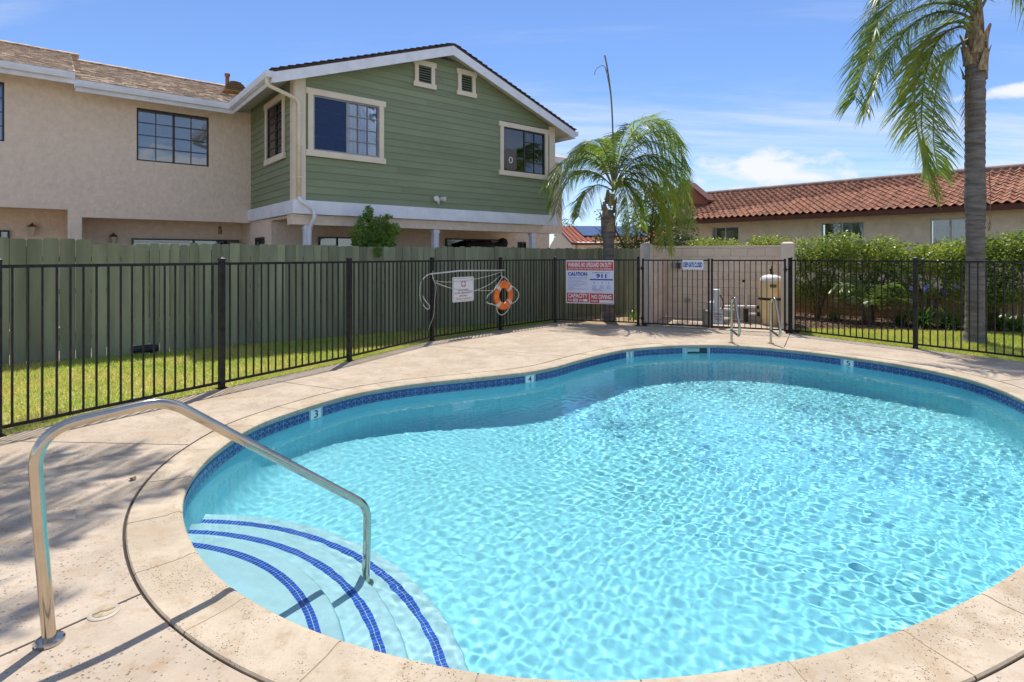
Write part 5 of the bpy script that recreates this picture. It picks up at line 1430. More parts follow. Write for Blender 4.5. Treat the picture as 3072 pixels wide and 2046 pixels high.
# ------------------------------------------------------------------ pump yard: block walls, pad, filter, pump, pipes
M_block = mat('tan_block_paint', (0.74, 0.61, 0.49), rough=0.9, var=0.06, scale=1.5, bump=0.003, bscale=50, coord='World', rnd=0.03)
L0 = Vector((3.17, 13.5, 0)); R0 = G(2383, 990); BK = Vector((4.05, 14.9, 0))
yf = Frame((L0.x, L0.y), atan2(R0.y - L0.y, R0.x - L0.x)); bl = yf.local(BK); rl = yf.local(R0)
YH = 1.86
yard = yf.place(empty('block_wall')); tag(yard, 'beige painted block wall enclosing the pool pump yard', 'wall')
BKD = bl.y; XR = rl.x
block_me = {}
def course(x0_, x1_, y_, z0_, half, along_y=False, xfix=0.0):
    bw = 0.40; x = x0_ - (bw / 2 if half else 0)
    while x < x1_ - 0.02:
        a, b = max(x, x0_), min(x + bw, x1_)
        if b - a > 0.03:
            k = (round(b - a, 3), along_y)
            if k not in block_me:
                w = b - a - 0.004
                block_me[k] = (MB().box(0, w, 0, 0.15, 0, 0.196) if not along_y else MB().box(0, 0.15, 0, w, 0, 0.196)).mesh('block', M_block, bevel=0.003)
            link('block', block_me[k], yard, Matrix.Translation((a, y_, z0_) if not along_y else (xfix, a, z0_)))
        x += bw
for r in range(9):
    course(0.25, XR - 0.16, BKD, r * 0.2, r % 2)
    course(0.16, BKD, 0, r * 0.2, r % 2, True, 0.08)
    course(0.16, BKD, 0, r * 0.2, (r + 1) % 2, True, XR - 0.18)
MB().box(0.085, XR - 0.035, BKD + 0.155, BKD + 0.165, 0, 1.79).build('back_face', M_block, yard)
MB().box(0.10, 0.22, 0.155, BKD - 0.005, 1.802, YH).build('cap', M_block, yard, bevel=0.01); MB().box(XR - 0.19, XR - 0.02, 0.155, BKD - 0.005, 1.802, YH).build('cap', M_block, yard, bevel=0.01)
MB().box(0.24, XR - 0.20, BKD - 0.008, BKD + 0.162, 1.802, YH).build('cap', M_block, yard, bevel=0.01)
for x in (0.0, XR - 0.20):
    MB().box(x - 0.06, x + 0.20, -0.10, 0.15, 0, YH + 0.01).build('pillar', M_block, yard, bevel=0.015)
    MB().add([(x - 0.07, -0.11, YH + 0.012), (x + 0.21, -0.11, YH + 0.012), (x + 0.21, 0.16, YH + 0.012), (x - 0.07, 0.16, YH + 0.012), (x, -0.04, YH + 0.045), (x + 0.14, -0.04, YH + 0.045), (x + 0.14, 0.09, YH + 0.045), (x, 0.09, YH + 0.045)],
             [(3, 2, 1, 0), (4, 5, 6, 7), (0, 1, 5, 4), (1, 2, 6, 5), (2, 3, 7, 6), (3, 0, 4, 7)]).build('pillar_cap', M_block, yard)
pad = yf.place(empty('pump_pad')); tag(pad, kind='structure')
MB().box(0.2, XR - 0.18, -0.55, BKD - 0.003, -0.06, -0.004).build('pad_slab', M_deck, pad)
M_pvc = mat('white_pvc', (0.68, 0.66, 0.60), rough=0.4, var=0.08, scale=8)
M_conduit = mat('grey_conduit', (0.34, 0.33, 0.31), rough=0.5)
M_tank = mat('tan_filter_tank', (0.78, 0.62, 0.34), rough=0.45, var=0.06, scale=3)
def Yl(u, v): return yf.local(G(u, v))
# filter tank
tp = yf.local(G(2313, 974)); 
ft = yf.place(empty('filter_tank')); tag(ft, 'tall tan pool filter tank with white domed lid and black clamp', 'filter tank')
tc_ = (tp.x, tp.y + 0.10, 0)
MB().lathe([(0.21, 0), (0.215, 0.10), (0.255, 0.40), (0.262, 0.55), (0.262, 0.598)], tc_, 32).build('lower_tank', M_tank, ft, smooth=True, auto=0.6)
MB().lathe([(0.262, 0.602), (0.258, 0.80), (0.245, 1.02)], tc_, 32).build('upper_tank', M_tank, ft, smooth=True, auto=0.6)
MB().lathe([(0.246, 1.021), (0.235, 1.08), (0.19, 1.13), (0.10, 1.16), (0.02, 1.17)], tc_, 32).build('dome', M_sign_white, ft, smooth=True, auto=0.8)
MB().lathe([(0.266, 0.575), (0.285, 0.585), (0.285, 0.618), (0.266, 0.628)], tc_, 32).build('clamp_band', M_iron, ft, smooth=True, auto=0.6)
MB().tube([(tc_[0], tc_[1], 1.16), (tc_[0], tc_[1], 1.25)], 0.022, 10).lathe([(0.035, 1.25), (0.035, 1.30), (0.01, 1.31)], (tc_[0], tc_[1], 0), 12).tube([(tc_[0], tc_[1], 1.30), (tc_[0] + 0.02, tc_[1], 1.37)], 0.012, 8).build('air_valve', M_iron, ft)
lb = MB().box(-0.06, 0.075, -0.012, -0.004, -0.035, 0.035).build('data_plate', mat('data_plate', (0.10, 0.085, 0.06), rough=0.4), ft); lb.location = (tc_[0] + 0.04, tc_[1] - 0.251, 0.91)
# pipes
px_ = yf.local(G(2240, 968)); pi_ = yf.place(empty('pool_plumbing')); tag(pi_, 'white plastic pipes running from the pump to the filter tank', 'pipe')
ty = tc_[1]
for z_, nm in ((0.40, 'upper_pipe'), (0.22, 'lower_pipe')):
    MB().tube([(tc_[0] - 0.24, ty, z_), (tc_[0] - 0.62, ty + 0.02, z_ - 0.01), (tc_[0] - 1.02, ty + 0.0, z_ - 0.02)] if z_ > 0.3 else [(tc_[0] - 0.22, ty, z_), (tc_[0] - 0.60, ty, z_)], 0.03, 12).build(nm, M_pvc, pi_, smooth=True, auto=0.8)
    MB().tube([(tc_[0] - 0.31, ty, z_), (tc_[0] - 0.235, ty, z_)], 0.05, 14).build('union_nut', M_iron, pi_, smooth=True, auto=0.8)
MB().tube([(tc_[0] - 0.545, ty + 0.02, 0.36), (tc_[0] - 0.56, ty + 0.04, 0.75), (tc_[0] - 0.60, ty + 0.06, 0.97)], 0.025, 10).build('stand_pipe', M_pvc, pi_, smooth=True, auto=0.8)
MB().tube([(tc_[0] - 0.60, ty + 0.06, 0.97), (tc_[0] - 0.60, ty + 0.06, 1.03)], 0.03, 10).build('pipe_cap', M_iron, pi_)
MB().box(tc_[0] - 0.60, tc_[0] - 0.49, ty - 0.06, ty + 0.06, 0.03, 0.345).build('valve_body', M_iron, pi_, bevel=0.015)
MB().tube([(tc_[0] - 0.80, ty + 0.01, 0.40), (tc_[0] - 0.80, ty + 0.01, 0.52)], 0.025, 10).build('tee', M_pvc, pi_)
# pump with strainer pot, motor, white feeder and paper notice
pp = yf.place(empty('pool_pump')); tag(pp, 'weathered pool pump with white feeder tube and hanging paper notice', 'pump')
pc = yf.local(G(2145, 982)); pc.y += 0.12
M_pump = mat('weathered_pump', (0.42, 0.36, 0.27), rough=0.7, var=0.2, scale=12)
MB().lathe([(0.10, 0.0), (0.105, 0.30), (0.12, 0.31), (0.12, 0.36), (0.09, 0.38), (0.02, 0.385)], (pc.x - 0.17, pc.y, 0.0), 20).build('strainer_pot', M_pump, pp, smooth=True, auto=0.6)
MB().tube([(pc.x - 0.10, pc.y + 0.02, 0.14), (pc.x + 0.30, pc.y + 0.02, 0.14)], 0.085, 18).build('motor', M_pump, pp, smooth=True, auto=0.8)
MB().lathe([(0.065, 0.36), (0.065, 0.78), (0.075, 0.79), (0.075, 0.84), (0.06, 0.85), (0.02, 0.855)], (pc.x + 0.02, pc.y, 0.0), 18).build('feeder_tube', M_sign_white, pp, smooth=True, auto=0.6)
MB().lathe([(0.07, 0.33), (0.09, 0.40), (0.085, 0.55), (0.05, 0.58)], (pc.x - 0.10, pc.y - 0.02, 0.0), 16).build('valve_head', M_pvc, pp, smooth=True, auto=0.6)
MB().tube([(pc.x - 0.02, pc.y, 0.40), (pc.x + 0.20, pc.y, 0.40), (pc.x + 0.40, pc.y + 0.02, 0.385)], 0.03, 10).build('outlet_pipe', M_pvc, pp, smooth=True, auto=0.8)
MB().tube(crom([(pc.x + 0.09, pc.y, 0.72), (pc.x + 0.15, pc.y - 0.02, 0.62), (pc.x + 0.17, pc.y - 0.02, 0.48), (pc.x + 0.12, pc.y - 0.02, 0.40)], 6), 0.012, 8).build('hose', M_iron, pp, smooth=True)
nt = MB().box(-0.12, 0.12, -0.004, 0.0, -0.14, 0.14).build('paper_notice', M_sign_white, pp); nt.location = (pc.x + 0.07, pc.y - 0.14, 0.23); nt.rotation_euler = (0, radians(3), 0)
for i, t in enumerate(('DISCONNECT', 'SHUT OFF', 'SWITCH')):
    link('lettering', text_mesh(t, 0.20 - 0.03 * i, 0.042, M_maroon, 0.001, 0.02), nt, Matrix.Translation((0, -0.0042, 0.075 - 0.062 * i)))
# electrics on the left wall
eb = yf.place(empty('electric_box')); tag(eb, 'grey meter box and conduits fixed to the block pillar', 'electric box')
ex = 0.07; 
MB().box(ex - 0.02, ex + 0.10, -0.19, -0.105, 1.52, 1.84).build('cabinet', mat('grey_meter_box', (0.42, 0.44, 0.42), rough=0.5), eb, bevel=0.008)
MB().tube([(ex + 0.02, -0.14, 0.0), (ex + 0.02, -0.14, 1.52)], 0.014, 8).build('conduit', M_pvc, eb)
MB().tube([(ex + 0.09, -0.13, 0.9), (ex + 0.09, -0.13, 1.52)], 0.018, 8).build('conduit', M_pvc, eb)
MB().box(ex + 0.32, ex + 0.44, BKD - 0.09, BKD - 0.003, 1.28, 1.44).build('switch_box', M_conduit, eb); MB().box(ex + 0.47, ex + 0.55, BKD - 0.08, BKD - 0.003, 1.27, 1.42).build('timer', mat('dark_blue_plastic', (0.03, 0.06, 0.11), rough=0.4), eb)
MB().tube([(ex + 0.72, BKD - 0.03, 0.02), (ex + 0.72, BKD - 0.03, 0.42)], 0.012, 8).box(ex + 0.66, ex + 0.80, BKD - 0.06, BKD - 0.003, 0.42, 0.5).build('hose_bib', M_conduit, eb)
# ------------------------------------------------------------------ planting
def leaf_material(name, c, c2, trans=0.45, rough=0.45, scale=0.8, coord='World', fine=None):
    m, n, l, b = nodes_of(name)
    g = n.new('ShaderNodeNewGeometry')
    nz = n.new('ShaderNodeTexNoise'); nz.inputs['Scale'].default_value = scale; nz.inputs['Detail'].default_value = 4
    l.new(g.outputs['Position'], nz.inputs['Vector'])
    mr = n.new('ShaderNodeMapRange'); mr.inputs['From Min'].default_value = 0.35; mr.inputs['From Max'].default_value = 0.65; l.new(nz.outputs['Fac'], mr.inputs['Value'])
    ad = n.new('ShaderNodeMath'); ad.operation = 'MULTIPLY_ADD'; l.new(g.outputs['Random Per Island'], ad.inputs[0]); ad.inputs[1].default_value = 0.6
    hm = n.new('ShaderNodeMath'); hm.operation = 'MULTIPLY_ADD'; l.new(mr.outputs[0], hm.inputs[0]); hm.inputs[1].default_value = 0.7; hm.inputs[2].default_value = -0.15
    l.new(hm.outputs[0], ad.inputs[2]); ad.use_clamp = True
    mx = n.new('ShaderNodeMix'); mx.data_type = 'RGBA'; l.new(ad.outputs[0], mx.inputs['Factor'])
    mx.inputs['A'].default_value = (*c2, 1); mx.inputs['B'].default_value = (*c, 1)
    l.new(mx.outputs['Result'], b.inputs['Base Color']); b.inputs['Roughness'].default_value = rough
    tr = n.new('ShaderNodeBsdfTranslucent'); br = n.new('ShaderNodeHueSaturation'); br.inputs['Value'].default_value = 1.7; br.inputs['Saturation'].default_value = 1.1; br.inputs['Hue'].default_value = 0.485
    l.new(mx.outputs['Result'], br.inputs['Color']); l.new(br.outputs[0], tr.inputs['Color'])
    ms = n.new('ShaderNodeMixShader'); ms.inputs[0].default_value = trans
    l.new(b.outputs[0], ms.inputs[1]); l.new(tr.outputs[0], ms.inputs[2]); l.new(ms.outputs[0], n['Material Output'].inputs['Surface'])
    return m
M_frond = leaf_material('palm_leaflet', (0.25, 0.34, 0.075), (0.075, 0.15, 0.045), 0.52, 0.4)
M_frond_y = leaf_material('palm_leaflet_yellowing', (0.32, 0.37, 0.07), (0.12, 0.20, 0.05), 0.55, 0.4)
M_rachis = mat('palm_rachis', (0.20, 0.20, 0.07), rough=0.6, coord='World')
M_trunk = mat('palm_trunk', (0.205, 0.185, 0.175), rough=0.95, var=0.22, scale=3.0, bump=0.02, bscale=12, coord='World', stretch=(1, 1, 6))
M_boot = mat('palm_boot', (0.36, 0.27, 0.17), rough=0.9, var=0.3, scale=9, bump=0.015, bscale=20, coord='World', stretch=(3, 3, 0.8))
M_hedge = leaf_material('hedge_leaf', (0.34, 0.40, 0.085), (0.09, 0.16, 0.04), 0.45, 0.35, 1.2)
M_dark_leaf = leaf_material('dark_leaf', (0.085, 0.145, 0.04), (0.03, 0.065, 0.022), 0.35, 0.35, 1.2)
M_ficus = leaf_material('ficus_leaf', (0.22, 0.36, 0.07), (0.09, 0.18, 0.04), 0.5, 0.3, 3)
M_bark = mat('brown_bark', (0.14, 0.085, 0.05), rough=0.9, var=0.2, scale=12, coord='World')

def frond(root, ctrl, n=64, ll=0.55, droop=1.0, m=None, r0=0.022, bare=0.14, seed=0, spread=1.0, lw=0.028):
    """one pinnate frond: a curved rachis with hanging leaflets"""
    rr = np.random.default_rng(seed)
    path = crom(ctrl, 10); N = len(path)
    ra = MB().tube(path, [r0 * (1 - 0.85 * i / (N - 1)) for i in range(N)], 6).build('rachis', M_rachis, root, smooth=True)
    V = []; F = []
    for side in (-1, 1):
        for k in range(n):
            t = bare + (1 - bare) * (k + rr.random() * 0.6) / n
            x = t * (N - 1); i = min(int(x), N - 2); p = path[i].lerp(path[i + 1], x - i)
            tg = (path[i + 1] - path[i]).normalized()
            s = tg.cross(Vector((0, 0, 1)))
            s = s.normalized() if s.length > 0.05 else Vector((1, 0, 0))
            up = s.cross(tg)
            prof = (0.55 + 0.45 * min(1, (t - bare) / 0.25)) * (1 - 0.55 * max(0, (t - 0.7) / 0.3))
            L = ll * prof * rr.uniform(0.8, 1.12)
            d = (s * side * rr.uniform(0.6, 1.0) * spread + up * rr.uniform(-0.25, 0.45) + tg * rr.uniform(0.35, 0.75)).normalized()
            w = lw * rr.uniform(0.7, 1.1)
            dr = droop * rr.uniform(0.75, 1.3)
            q = p.copy(); dirv = d.copy(); pts = [q.copy()]
            S = 4
            for _ in range(S):
                dirv = (dirv + Vector((0, 0, -1)) * (dr * 0.42)).normalized(); q = q + dirv * (L / S); pts.append(q.copy())
            wd = tg.cross(dirv); wd = wd.normalized() if wd.length > 0.1 else tg
            wd = (wd * 0.5 + tg * 0.7).normalized()
            b = len(V)
            ws = (0.5, 1.0, 0.85, 0.55, 0.05)
            for j in range(S + 1):
                V.append(pts[j] - wd * (w * ws[j] / 2)); V.append(pts[j] + wd * (w * ws[j] / 2))
            for j in range(S): F.append((b + 2 * j, b + 2 * j + 1, b + 2 * j + 3, b + 2 * j + 2))
    return ra, link('leaflets', np_mesh('leaflets', [tuple(v) for v in V], F, m or M_frond), ra)
def make_frond(parent, ctrl, name='frond', **k):
    """the frond is a part: rachis mesh named frond, leaflets under it"""
    ra, lv = frond(parent, ctrl, **k)
    ra.name = name
    return ra
def palm_trunk(parent, base, top, r0, r1, bulge=None, seed=1, rings=60):
    rr = np.random.default_rng(seed); prof = []; H = top - base.z
    mb = MB(); vs = []; fs = []; sg_ = 22
    nz = max(10, int(H / 0.045))
    for i in range(nz + 1):
        t = i / nz; z = base.z + H * t
        r = r0 + (r1 - r0) * t + 0.35 * r0 * max(0, 1 - t * H / 0.35) ** 2
        if bulge: r += bulge(t)
        r += 0.006 * (1 if i % 3 == 0 else -0.4) + rr.normal(0, 0.002)
        for k in range(sg_):
            a = 2 * pi * k / sg_
            q = r * (1 + 0.02 * sin(3 * a + z * 2) + 0.012 * rr.normal())
            vs.append((q * cos(a), q * sin(a), z - base.z))
    for i in range(nz):
        for k in range(sg_): fs.append((i * sg_ + k, i * sg_ + (k + 1) % sg_, (i + 1) * sg_ + (k + 1) % sg_, (i + 1) * sg_ + k))
    mb.add(vs, fs)
    return mb.build('trunk', M_trunk, parent, smooth=True)
def boots(parent, c, z0, z1, r, n, seed, lean=0.0):
    """old leaf bases wrapped round the top of the trunk"""
    rr = random.Random(seed)
    for k in range(n):
        a = k * 2.4 + rr.uniform(-.2, .2); z = z0 + (z1 - z0) * k / n; h = rr.uniform(0.28, 0.42)
        mb = MB(); vs = []; w = rr.uniform(0.5, 0.8)
        for i in range(5):
            t = i / 4; ww = w * (1 - 0.75 * t)
            for j in range(5):
                b = a + ww * (j / 4 - 0.5) * 2
                q = r * (1 + 0.06 * (k % 3) / 3) + 0.02 + 0.05 * t * t
                vs.append((c.x + q * cos(b), c.y + q * sin(b), z + h * t))
        mb.add(vs, [(i * 5 + j, i * 5 + j + 1, i * 5 + j + 6, i * 5 + j + 5) for i in range(4) for j in range(4)])
        mb.build('leaf_base', M_boot, parent, smooth=True)
def world_ctrl(base, pts, Y0, Y1):
    """rachis points measured in the photo, running from depth Y0 to Y1; relative to the palm's base"""
    n = len(pts)
    return [at(u, v, Y0 + (Y1 - Y0) * (i / (n - 1))) - base for i, (u, v) in enumerate(pts)]

# --- short queen palm behind the rules sign
b1 = Vector((2.42, 14.05, 0.0))
p1 = tag(empty('queen_palm', b1), 'short queen palm with a bare upright spear leaf behind the rules sign', 'palm tree')
palm_trunk(p1, b1, 2.75, 0.155, 0.12, lambda t: 0.05 * math.exp(-((t - 0.86) / 0.10) ** 2), 1)
boots(p1, Vector((0, 0, 0)), 2.05, 3.0, 0.155, 12, 2)
sp1 = [([(1838,560),(1800,480),(1740,455),(1680,500),(1640,560)], 14.05, 13.5, 0.62, M_frond), ([(1838,560),(1790,520),(1730,515),(1690,570),(1668,640)], 14.05, 14.8, 0.55, M_frond),
       ([(1838,555),(1825,470),(1780,435),(1725,455)], 14.05, 15.0, 0.5, M_frond), ([(1840,555),(1870,450),(1925,372),(1990,365),(2045,430)], 14.05, 13.5, 0.75, M_frond),
       ([(1840,555),(1880,470),(1950,425),(2020,470),(2055,560)], 14.05, 14.4, 0.75, M_frond), ([(1842,560),(1900,500),(1970,505),(2020,590),(2045,690)], 14.05, 13.3, 0.65, M_frond_y),
       ([(1842,560),(1890,535),(1945,565),(1980,650),(1994,740)], 14.05, 13.0, 0.5, M_frond_y), ([(1840,555),(1862,430),(1895,372),(1955,348)], 14.05, 15.0, 0.6, M_frond),
       ([(1840,570),(1875,555),(1905,600),(1925,680)], 14.05, 14.9, 0.45, M_frond), ([(1836,570),(1790,555),(1752,590),(1735,650)], 14.05, 13.3, 0.45, M_frond_y),
       ([(1840,555),(1846,450),(1872,398),(1905,420)], 14.05, 15.8, 0.55, M_frond), ([(1840,555),(1815,455),(1785,420),(1760,430)], 14.05, 13.2, 0.5, M_frond),
       ([(1842,560),(1885,490),(1945,470),(2000,540),(2030,640)], 14.05, 14.9, 0.7, M_frond),
       ([(1842,560),(1905,480),(1985,470),(2045,550),(2065,650)], 14.05, 13.7, 0.7, M_frond), ([(1842,565),(1900,520),(1955,545),(1995,640),(2012,750)], 14.05, 13.9, 0.6, M_frond_y), ([(1838,560),(1795,490),(1735,480),(1672,540),(1650,610)], 14.05, 14.2, 0.6, M_frond),
       ([(1840,558),(1890,440),(1960,395),(2020,420),(2060,500)], 14.05, 13.9, 0.75, M_frond), ([(1838,565),(1860,540),(1880,600),(1890,690)], 14.05, 13.2, 0.45, M_frond_y)]
for i, (ps, ya, yb, ll, mm) in enumerate(sp1):
    make_frond(p1, world_ctrl(b1, ps, ya, yb), ll=ll * 1.25, seed=i + 10, m=mm, n=120, bare=0.14, r0=0.02, lw=0.024, droop=0.66)
MB().tube(crom(world_ctrl(b1, [(1838,575),(1839,430),(1834,300),(1822,205),(1814,166)], 14.05, 14.05), 8), [0.03, 0.028] + [0.02] * 31, 8).build('spear_leaf', M_rachis, p1, smooth=True)
for q in ([(1828,235),(1812,198),(1790,206),(1783,225)], [(1836,320),(1826,250),(1815,200)]):
    MB().tube(crom(world_ctrl(b1, q, 14.05, 14.0), 5), 0.008, 5).build('spear_strand', M_rachis, p1)

# --- tall palm at the right
b2 = Vector((8.75, 10.58, -0.03))
p2 = tag(empty('queen_palm', b2), 'tall grey-trunked palm standing in the lawn beyond the iron fence', 'palm tree')
palm_trunk(p2, b2, 5.25, 0.155, 0.155, lambda t: 0.012 * math.exp(-((t - 0.52) / 0.06) ** 2) - 0.012 * math.exp(-((t - 0.30) / 0.15) ** 2), 5)
boots(p2, Vector((0, 0, 0)), 4.95, 5.75, 0.17, 12, 6)
MB().tube([(0, 0, 5.2), (0.02, 0.0, 6.0), (0.05, 0.0, 6.6)], [0.15, 0.12, 0.05], 14).build('crown_shaft', M_boot, p2, smooth=True)
sp2 = [([(2930,60),(2885,18),(2790,12),(2690,62),(2610,165),(2562,300)], 10.58, 10.1, 0.80, M_frond, 84), ([(2930,105),(2885,66),(2810,92),(2755,190),(2745,340),(2772,470),(2800,575)], 10.58, 9.8, 0.70, M_frond_y, 96),
       ([(2918,112),(2872,138),(2832,185),(2806,290),(2800,420),(2815,520)], 10.58, 11.4, 0.72, M_frond, 84), ([(2932,30),(2890,-70),(2800,-130),(2700,-90),(2640,-10),(2610,90)], 10.58, 11.2, 0.75, M_frond, 80),
       ([(2928,70),(2880,40),(2800,40),(2715,95),(2650,190),(2600,330)], 10.58, 10.9, 0.75, M_frond, 84), ([(2926,108),(2880,80),(2815,120),(2775,230),(2765,380),(2785,500)], 10.58, 10.3, 0.75, M_frond_y, 90),
       ([(2930,50),(2880,-10),(2790,-40),(2700,-10),(2640,60),(2600,170)], 10.58, 10.5, 0.8, M_frond, 80),
       ([(2940,30),(2990,-50),(3050,-70),(3110,-10),(3150,110)], 10.58, 10.2, 0.7, M_frond, 70), ([(2938,20),(2965,-100),(3040,-170),(3160,-150),(3260,-20)], 10.58, 11.0, 0.7, M_frond, 70),
       ([(2930,20),(2900,-120),(2860,-220),(2780,-240),(2700,-170)], 10.58, 9.2, 0.7, M_frond, 70), ([(2938,20),(2950,-140),(2985,-240),(3070,-260)], 10.58, 12.4, 0.7, M_frond, 60),
       ([(2935,40),(2930,-60),(2935,-160),(2950,-220)], 10.58, 8.3, 0.7, M_frond, 60)]
for i, (ps, ya, yb, ll, mm, nn_) in enumerate(sp2):
    make_frond(p2, world_ctrl(b2, ps, ya, yb), ll=ll * 1.22, seed=i + 40, m=mm, n=int(nn_ * 1.7), bare=0.15, r0=0.03, lw=0.031, droop=0.55)
M_dead = leaf_material('dead_palm_fibre', (0.20, 0.14, 0.07), (0.10, 0.07, 0.04), 0.2, 0.8)
make_frond(p2, world_ctrl(b2, [(2912,215),(2905,260),(2900,330),(2898,420)], 10.45, 10.40), name='dead_frond', ll=0.28, seed=77, m=M_dead, n=34, bare=0.1, r0=0.008, lw=0.012)
make_frond(p2, world_ctrl(b2, [(2968,520),(2971,580),(2970,650),(2968,690)], 10.42, 10.42), name='dead_frond', ll=0.10, seed=78, m=M_dead, n=20, bare=0.1, r0=0.008, lw=0.012)
MB().tube(crom(world_ctrl(b2, [(2940,10),(2938,-120),(2930,-260)], 10.58, 10.58), 6), 0.02, 6).build('spear_leaf', M_rachis, p2)

# --- palm outside the frame at the left, whose crown shades the near concrete
b3 = Vector((-5.95, 6.0, -0.03))
p3 = tag(empty('queen_palm', b3), 'tall queen palm on the lawn at the left end of the green planks', 'palm tree')
palm_trunk(p3, b3, 7.7, 0.16, 0.14, None, 8)
boots(p3, Vector((0, 0, 0)), 7.2, 8.0, 0.15, 10, 7)
for i in range(15):
    a = radians(18 + i * 24.0 + random.uniform(-6, 6)); L = random.uniform(3.0, 3.6)
    if i == 0: a, L = radians(18), 4.0
    if i == 12: a, L = radians(-4), 3.9
    if i == 13: a, L = radians(8), 3.6
    if i == 14: a, L = radians(27), 3.7
    if i == 11: a, L = radians(14), 3.2
    if i == 10: a, L = radians(34), 3.5
    if i == 9: a, L = radians(22), 3.0
    d = Vector((cos(a), sin(a), 0)); lift = random.uniform(0.7, 1.3)
    make_frond(p3, [Vector((0, 0, 7.8)), d * L * 0.3 + Vector((0, 0, 7.8 + lift * 0.8)), d * L * 0.62 + Vector((0, 0, 7.8 + lift * 0.7)), d * L * 0.88 + Vector((0, 0, 7.8 + lift * 0.15)), d * L + Vector((0, 0, 7.8 - 0.35))], ll=0.7, seed=i + 90, n=90, bare=0.16, r0=0.03, lw=0.04)

# --- leaf clouds
def leaf_cloud(name, centers, radii, counts, size, m, parent, seed, shell=0.55, flat=0.0, aspect=0.5, droop=0.0, loc=(0, 0, 0)):
    """leaf-sized faces spread through ellipsoids; more of them towards the outside"""
    rr = np.random.default_rng(seed); C = []
    for c, r, n in zip(centers, radii, counts):
        d = rr.normal(size=(n, 3)); d /= np.linalg.norm(d, axis=1)[:, None]
        q = rr.random(n) ** (1 / 3); q = shell + (1 - shell) * q if shell else q
        q *= rr.uniform(0.82, 1.12, n)
        C.append(np.array(c) + d * q[:, None] * np.array(r))
    C = np.concatenate(C); n = len(C)
    a = rr.normal(size=(n, 3)); a[:, 2] = a[:, 2] * 0.7 - droop; a /= np.linalg.norm(a, axis=1)[:, None]
    t = rr.normal(size=(n, 3)); b = np.cross(a, t); b /= np.linalg.norm(b, axis=1)[:, None]
    nrm = np.cross(a, b)
    s = size * rr.uniform(0.65, 1.25, n)[:, None]
    V = np.stack([C - a * s * 0.5, C + b * s * aspect * 0.5 + nrm * s * 0.08, C + a * s * 0.5, C - b * s * aspect * 0.5 + nrm * s * 0.08], 1).reshape(-1, 3) - np.array(loc)
    F = np.arange(4 * n).reshape(-1, 4)
    return link(name, np_mesh(name, V, F, m), parent)
def stems(parent, base, tips, r, seed, name='stem', m=None):
    rr = random.Random(seed)
    for tp in tips:
        p0 = Vector((rr.uniform(-.06, .06), rr.uniform(-.06, .06), -0.03)); tp = Vector(tp)
        mid = p0.lerp(tp, 0.5) + Vector((rr.uniform(-.08, .08), rr.uniform(-.08, .08), 0.05))
        MB().tube(crom([p0, mid, tp], 6), [r * (1 - 0.6 * k / 12) for k in range(13)], 7).build(name, m or M_bark, parent, smooth=True)
# hedge of clipped shrubs
HL = Vector((8.14, 14.77, 0)); HDv = Vector((_a.x, _a.y, 0))
lab_h = ['leafy clipped shrub of the tall hedge behind the block wall corner', 'leafy clipped shrub of the tall hedge behind the filter tank', 'leafy clipped shrub of the tall hedge with forked bare stems', 'leafy clipped shrub of the tall hedge behind the fern-like plant',
         'leafy clipped shrub of the tall hedge behind the strap-leaved clumps', 'leafy clipped shrub of the tall hedge just behind the tall palm trunk', 'leafy clipped shrub of the tall hedge past the tall palm', 'leafy clipped shrub of the tall hedge above the tan board fence end', 'leafy clipped shrub at the far end of the tall hedge by the dark tree']
hs = [-3.0, -1.55, -0.1, 1.2, 2.4, 3.5, 4.6, 5.7, -4.4]
for i, s in enumerate(hs):
    p = HL + HDv * s + Vector((0, random.uniform(-.1, .1), 0))
    sh = tag(empty('hedge_shrub', (p.x, p.y, 0), tf.ang), lab_h[i], 'shrub', 'shrubs of the clipped hedge')
    cs, rs_, ns = [], [], []
    rr = random.Random(50 + i)
    for k in range(9):
        cs.append((rr.uniform(-.55, .55), rr.uniform(-.28, .28), rr.uniform(1.25, 1.85))); rs_.append((0.46, 0.34, 0.38)); ns.append(640)
    for k in range(7):
        cs.append((rr.uniform(-.6, .6), rr.uniform(-.3, .1), rr.uniform(0.55, 1.15))); rs_.append((0.36, 0.30, 0.32)); ns.append(380)
    lv = leaf_cloud('foliage', cs, rs_, ns, 0.075, M_hedge, sh, 60 + i, shell=0.35)
    stems(sh, p, [(rr.uniform(-.5, .5), rr.uniform(-.25, .25), rr.uniform(1.1, 1.6)) for _ in range(5)], 0.035, 70 + i)
# dark tree behind the planks, loose sprays to the left
bt = Vector((4.5, 18.2, 0))
dt = tag(empty('leafy_tree', bt), 'dark glossy-leaved tree rising behind the short palm', 'tree')
leaf_cloud('crown', [(-0.2, 0, 2.2), (0.7, 0, 2.5), (0.0, 0, 3.1), (-0.7, 0, 1.6), (0.9, 0, 1.7), (0.3, 0, 3.6)], [(0.9, .7, .9), (.9, .7, .9), (.75, .6, .8), (.7, .6, .7), (.8, .6, .7), (.5, .5, .5)], [1700, 1700, 1400, 1200, 1300, 700], 0.10, M_dark_leaf, dt, 5, shell=0.2)
for i_, (c_, r_, n_) in enumerate((((-1.5, -0.3, 2.9), (.35, .3, .35), 90), ((-1.6, -0.3, 2.2), (.4, .3, .25), 110), ((-1.3, -0.3, 1.8), (.4, .3, .3), 120), ((-1.35, -.3, 3.4), (.25, .2, .3), 60))):
    leaf_cloud('foliage', [c_], [r_], [n_], 0.11, M_dark_leaf, dt, 6 + i_, shell=0.1)['kind'] = 'stuff'
stems(dt, bt, [(-0.5, 0, 2.6), (0.6, 0, 2.8), (0.1, 0, 3.3), (-1.5, -.3, 3.0), (-1.6, -.3, 2.3), (1.0, 0, 1.9)], 0.05, 9, 'limb')
